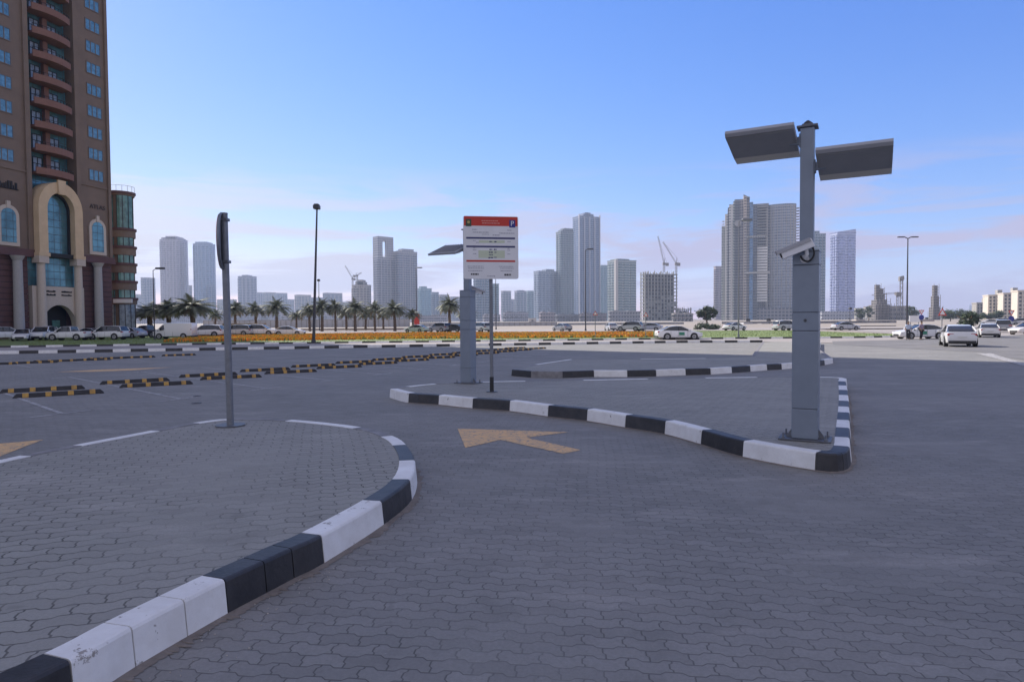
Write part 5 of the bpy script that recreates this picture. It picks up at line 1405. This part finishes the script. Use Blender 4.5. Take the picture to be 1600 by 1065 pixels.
def crane(px, ybot, ycab, tip, D, label, back=(3, -3), w_=.8, group='tower cranes'):
    b = at(px, ybot, D); c = at(px, ycab, D); tp_ = at(tip[0], tip[1], D)
    t = thing('tower_crane', (b.x, D, b.z), 0, label, 'crane', group)
    o = Vector((b.x, D, b.z)); c = c - o; tp_ = tp_ - o
    mb = MB(); lattice(mb, (0, 0, 0), c, w_, M['crane'], 8); mb.build('mast', t)
    mb = MB(); mb.box(c.x - 1.4, c.x + 1.4, -1.4, 1.4, c.z, c.z + 2.6, M['crane']); mb.build('cab', t)
    mb = MB(); lattice(mb, c + Vector((0, 0, 2)), tp_, w_ * .6, M['crane'], 16); mb.build('jib', t)
    bk = Vector((back[0] * D / F, 0, c.z + 1.5)); mb = MB(); lattice(mb, c + Vector((0, 0, 1.5)), bk, w_ * .6, M['crane'], 4); mb.box(bk.x - 1.5, bk.x + 1.5, -1, 1, bk.z - 2.5, bk.z + .8, M['crane']); mb.build('counterweight', t)
    ap = c + Vector((back[0] * .3 * D / F, 0, 8 * abs(back[1]) / 3)); mb = MB(); mb.cyl(c + Vector((0, 0, 2)), ap, .35, .25, M['crane'], 5); mb.cyl(ap, tp_, .12, .12, M['crane'], 4); mb.cyl(ap, bk, .12, .12, M['crane'], 4); mb.build('stay_frame', t)
crane(1037.5, 426, 414, (1028, 369), 712, 'left luffing crane on the concrete frame building', (5, -3))
crane(1056.5, 430, 414, (1036, 378), 706, 'right luffing crane on the concrete frame building', (4, -3))
crane(551, 450, 437, (539, 415), 965, 'luffing crane on the left shoulder of the grey domed building', (3, -3), w_=.9)
crane(558, 440, 432, (565, 426), 970, 'short crane above the crown of the grey domed building', (-4, -2), w_=.9)
crane(1408.5, 500, 437, (1412, 432), 520, 'pale tall crane between the scaffolded spires and the double street light', (-1.5, -1), w_=.9)
crane(1402, 500, 461.5, (1362, 461), 515, 'flat jib crane reaching across the scaffolded spires', (2, -1), w_=.6)

# the unfinished twin towers
def prof_tower():
    D = 780; a = at(1127, 500, D); sc = D / F
    t = thing('unfinished_tower', (a.x, D, ZB), math.atan2(-a.x, D), 'unfinished tower with a curved stepped crown, left of the unfinished twin pair', 'building')
    wm = grid_mat('twin wall pale', (.42, .40, .36), (.12, .13, .13), 3.3, 2.6, .45, .7); wd = grid_mat('twin wall dark', (.24, .22, .21), (.06, .07, .08), 3.3, 2.2, .6, .7)
    gb = grid_mat('twin blue glass', (.14, .18, .24), (.10, .19, .32), 3.3, 50, .8, 1.1)
    Z = lambda py: at(1150, py, D).z - ZB
    G3 = lambda nm, w_, g_, bay, fz, fx: grid_mat(nm, w_, g_, 3.3, bay, fz, fx)
    pale = G3('pale ribbed', (.52, .50, .46), (.20, .22, .22), 4.2, .40, .5); grn = G3('greenish ribbed', (.40, .43, .38), (.16, .20, .19), 3.0, .45, .6)
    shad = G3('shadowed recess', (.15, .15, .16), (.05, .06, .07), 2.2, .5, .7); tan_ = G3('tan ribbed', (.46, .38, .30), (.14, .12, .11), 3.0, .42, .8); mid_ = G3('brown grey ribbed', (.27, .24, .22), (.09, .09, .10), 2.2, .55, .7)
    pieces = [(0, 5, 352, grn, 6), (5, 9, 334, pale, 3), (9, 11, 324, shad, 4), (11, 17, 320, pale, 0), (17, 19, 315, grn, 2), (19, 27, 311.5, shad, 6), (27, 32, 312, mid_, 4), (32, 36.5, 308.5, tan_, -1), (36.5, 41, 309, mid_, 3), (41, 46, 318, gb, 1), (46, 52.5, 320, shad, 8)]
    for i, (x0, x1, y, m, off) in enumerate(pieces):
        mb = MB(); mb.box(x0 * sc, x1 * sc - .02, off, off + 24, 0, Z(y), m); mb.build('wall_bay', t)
    mb = MB(); mb.add([(32 * sc, -1, Z(308.5)), (41 * sc, -1, Z(314)), (41 * sc, 10, Z(314)), (32 * sc, 10, Z(308.5)), (32 * sc, -1, Z(306)), (41 * sc, -1, Z(311)), (41 * sc, 10, Z(311)), (32 * sc, 10, Z(306))],
                      [(0, 3, 2, 1), (4, 5, 6, 7), (0, 1, 5, 4), (1, 2, 6, 5), (2, 3, 7, 6), (3, 0, 4, 7)], wd); mb.build('roof_fin', t)
    for (x0, x1, off) in ((1, 4.4, 5), (15, 18, -1), (32.4, 36, -2), (27, 31, 6)):
        mb = MB(); k = 0
        while 8 + k * 3.3 < Z(345): mb.box(x0 * sc, x1 * sc, off - .9, off + .5, 8 + k * 3.3, 8 + k * 3.3 + 1.1, wm); k += 1
        mb.build('balcony_stack', t)
    for (x0, x1, y) in ((36, 64, 372), (34, 70, 427)):
        mb = MB(); mb.box(x0 * sc, x1 * sc, -3.5, 0.5, Z(y + 1.5), Z(y - .8), wm); mb.build('hoist_bridge', t)
    mb = MB(); mb.cyl((24 * sc, -1, Z(350)), (24 * sc, 3.8, Z(350)), 4, 4, M['concrete'], 18); mb.build('round_opening', t)
    # right tower of the pair
    a = at(1178, 500, D + 6)
    t = thing('unfinished_tower', (a.x, D + 8, ZB), math.atan2(-a.x, D), 'unfinished tower with a gridded drum front, right one of the twin pair', 'building')
    Z = lambda py: at(1215, py, D).z - ZB
    bal = mat('slab edges painted sunlit', (.82, .80, .76), .8)  # sunlight on the lower slabs, painted in as a paler colour
    mb = MB(); mb.box(0, 3 * sc, 3, 26, 0, Z(318), wd); mb.box(3 * sc, 22 * sc, 4, 26, 0, Z(316), wd); mb.build('wall_bay', t)
    mb = MB(); k = 0
    while 22 + k * 3.3 < Z(322): mb.box(4 * sc, 20 * sc, -2.5, 4.2, 22 + k * 3.3, 22 + k * 3.3 + (2.2 if 22 + k * 3.3 < Z(385) else .8), bal if 22 + k * 3.3 < Z(385) else wm); k += 1
    mb.build('balcony_stack', t)
    mb = MB(); mb.box(18 * sc, 21 * sc, -1, 4, 14, Z(325), bal if False else M['concrete']); mb.build('pier', t)
    gr = grid_mat('drum grid', (.34, .33, .34), (.12, .16, .22), 3.3, 2.4, .66, .76)
    n = 20; c = 41 * sc; r = 21 * sc
    mb = MB(); pts = [(c - r * math.cos(PI * k / n), 9 - 7.5 * math.sin(PI * k / n)) for k in range(n + 1)] + [(c + r, 28), (c - r, 28)]
    mb.prism(pts, 0, Z(318.5), gr); mb.build('drum', t)
    mb = MB()
    for k in range(1, n):
        if k % 2 == 0: x, y = c - r * math.cos(PI * k / n), 9 - 7.5 * math.sin(PI * k / n); mb.box(x - .45, x + .45, y - .5, y + .3, 10, Z(320), M['concrete'])
    mb.build('mullions', t)
    mb = MB(); k = 0
    while 10 + k * 3.3 < Z(322):
        mb.box(c + r, c + r + 3.4, 8, 16, 10 + k * 3.3, 10.5 + k * 3.3, M['concrete']); k += 1
    mb.build('slab_edges', t)
    mb = MB(); mb.box(-1, c + r + 2, -4, 28, 0, Z(481), grid_mat('podium grid', (.30, .28, .28), (.08, .09, .11), 4, 4, .6, .7)); mb.build('podium', t)
prof_tower()
T(1115, 1129, 417, 1000, (.33, .30, .32), (.20, .18, .20), 'plain mauve slab left of the unfinished towers', strips=2)
T(1262, 1287, 366, 820, (.27, .31, .36), (.12, .17, .21), 'grey green tower half hidden behind the front lamp column', split=1266, strips=4, crown=[(.1, .6, 4)])
# slanted glass tower
D = 850; tt, zt, bx = T(1297, 1333, 364, D, (.42, .45, .60), (.28, .32, .52), 'blue violet glass tower with a slanted roof and lit left side', split=1307, th=38, strips=2, sidestrips=3, sw=.7, fz=.4, fx=1.1)
sc = D / F
mb = MB(); y1 = bx[3]; x1 = bx[1]
mb.add([(0, 0, zt + 1.3), (x1, 0, zt + 1.3), (x1, y1, zt + 1.3), (0, y1, zt + 1.3), (x1, 0, zt + 1.3 + 5.5 * sc), (x1, y1, zt + 1.3 + 5.5 * sc)], [(0, 3, 2, 1), (0, 1, 4), (3, 5, 2), (1, 2, 5, 4), (0, 4, 5, 3)], grid_mat('slant top', (.42, .44, .58), (.24, .28, .50), 3.6, 40, .4, 1.1)); mb.build('slanted_roof', tt)
T(1281, 1345, 488, 700, (.42, .42, .45), (.2, .22, .28), 'long low pale building at the foot of the slanted glass tower', split=1284, strips=6)
T(1335, 1372, 483, 650, (.33, .32, .30), (.15, .15, .15), 'low grey building left of the scaffolded spires', split=1338, strips=4)

# scaffolded spires
def spire(px0, px1, ytop, D, label, steps):
    t = thing('scaffolded_spire', (X((px0 + px1) / 2, D), D + 8, ZB), 0, label, 'building'); cx = (px0 + px1) / 2; sc = D / F
    for (a, b, y0, y1) in steps:
        z0 = max(0, at(cx, y0, D).z - ZB); z1 = at(cx, y1, D).z - ZB; xa, xb = (a - cx) * sc, (b - cx) * sc
        mb = MB(); w2 = (xb - xa); mb.box(xa + .15 * w2, xb - .15 * w2, -w2 * .35, w2 * .35, z0, z1, grid_mat('scaffold screen', (.20, .18, .17), (.09, .09, .10), 2.0, 2.0, .6, .7)); bd_ = mb.build('shaft', t)
        mb = MB(); dp = w2 * .5
        nx = max(1, int(w2 / 2.4))
        for i in range(nx + 1):
            x = xa + w2 * i / nx; mb.box(x - .12, x + .12, -dp - .12, -dp + .12, z0, z1 + 1, M['crane'])
        k = 0
        while z0 + k * 2 < z1: mb.box(xa, xb, -dp - .12, -dp + .12, z0 + k * 2, z0 + k * 2 + .3, M['crane']); k += 1
        mb.build('scaffold', bd_)
spire(1362, 1400, 445, 500, 'pair of stepped spires wrapped in scaffolding', [(1375, 1383, 500, 444), (1382, 1389, 500, 450), (1371, 1394, 500, 468), (1367, 1398, 500, 476), (1380, 1391, 476, 459)])
spire(1462, 1480, 446, 480, 'lone slender spire wrapped in scaffolding above the warning sign', [(1467, 1475, 500, 445), (1465.5, 1476.5, 500, 462), (1463, 1479, 500, 480)])
lowbox('site_building', 1370, 1422, 478, 500, 520, grid_mat('site frame', (.30, .28, .27), (.10, .11, .13), 3.5, 3.0, .6, .7), 'low grey frame building spreading below the stepped spires', 'building', 20)

# cream apartment block
def apartment(px0, px1, ytop, D, label, wall, n=8, cols=5, split=None, name='apartment_block'):
    a = at(px0, 500, D); b = at(px1, 500, D); zt = at((px0 + px1) / 2, ytop, D).z - ZB; W = b.x - a.x
    t = thing(name, (a.x, D, ZB), math.atan2(-a.x, D) * .6, label, 'building')
    mb = MB(); mb.box(0, W, 0, 16, 0, zt, wall); mb.build('wall', t)
    mb = MB(); mb.box(-.4, W + .4, -.4, 16.4, zt, zt + 1, wall); mb.build('parapet', t)
    mb = MB(); mb.box(W * .55, W * .8, 3, 10, zt + 1, zt + 5, M['concrete']); mb.build('roof_block', t)
    fh = zt / n
    for k in range(n):
        for c in range(cols):
            x = W * (c + .5) / cols; w2 = W / cols * .30
            mb = MB(); mb.box(x - w2, x + w2, -.12, -.01, k * fh + fh * .25, k * fh + fh * .78, M['concrete_d']); mb.build('window', t)
    for c in range(cols + 1):
        x = W * c / cols; mb = MB(); mb.box(x - .5, x + .5, -.9, 0, 0, zt - 1, wall); mb.build('pier', t)
    for k in range(1, n):
        mb = MB(); mb.box(W / cols + .5, W * 2 / cols - .5, -.8, 0, k * fh, k * fh + .35, wall); mb.build('balcony', t)
    return t
cream = mat('cream render', (.56, .50, .42), .85, noise=.06, nscale=.2)
apartment(1544, 1568, 462, 560, 'cream eight storey apartment block, left half of the pair at the right', cream, 7, 5)
apartment(1567.5, 1592, 459, 540, 'cream eight storey apartment block, middle of the group at the right', cream, 7, 5)
apartment(1590, 1625, 455, 500, 'cream apartment block with roof plant room cut by the right frame edge', cream, 7, 6)
apartment(1526, 1545, 474, 600, 'lower grey brown block left of the cream apartment blocks', mat('grey brown render', (.30, .28, .25), .85, noise=.1, nscale=.2), 5, 5)
# faint far skyline
for i, (a, b, y, lab) in enumerate([(1449, 1456, 487, 'widest faint block left of the lone spire on the horizon'), (1487, 1493, 484, 'faint blue tower first right of the lone spire'), (1495, 1499, 489, 'short faint tower on the horizon'), (1499.5, 1503, 486, 'slim faint tower on the horizon'),
        (1514, 1518, 477, 'tallest faint tower on the horizon'), (1519, 1522, 482, 'faint tower just right of the tallest faint one'), (1505, 1511, 490, 'lowest faint block on the horizon')]):
    T(a, b, y, 3500, (.2, .22, .28), (.15, .17, .22), lab, strips=0, sidestrips=0, group='faint far skyline at the right')

# ------------------------------------------------------------------ air
hz = bpy.data.materials.new('haze'); hz.use_nodes = True
n = hz.node_tree.nodes; n.clear(); o_ = n.new('ShaderNodeOutputMaterial'); v_ = n.new('ShaderNodeVolumePrincipled')
v_.inputs['Color'].default_value = (0.64, 0.76, 1.0, 1); v_.inputs['Density'].default_value = 0.00025; v_.inputs['Anisotropy'].default_value = 0.1
hz.node_tree.links.new(v_.outputs[0], o_.inputs['Volume'])
mb = MB(); mb.box(-4050, 4050, -140, 4050, -1.7, 235, hz); tag(mb.build('haze'), 'thin pale blue haze lying over the city', 'haze', kind='stuff')
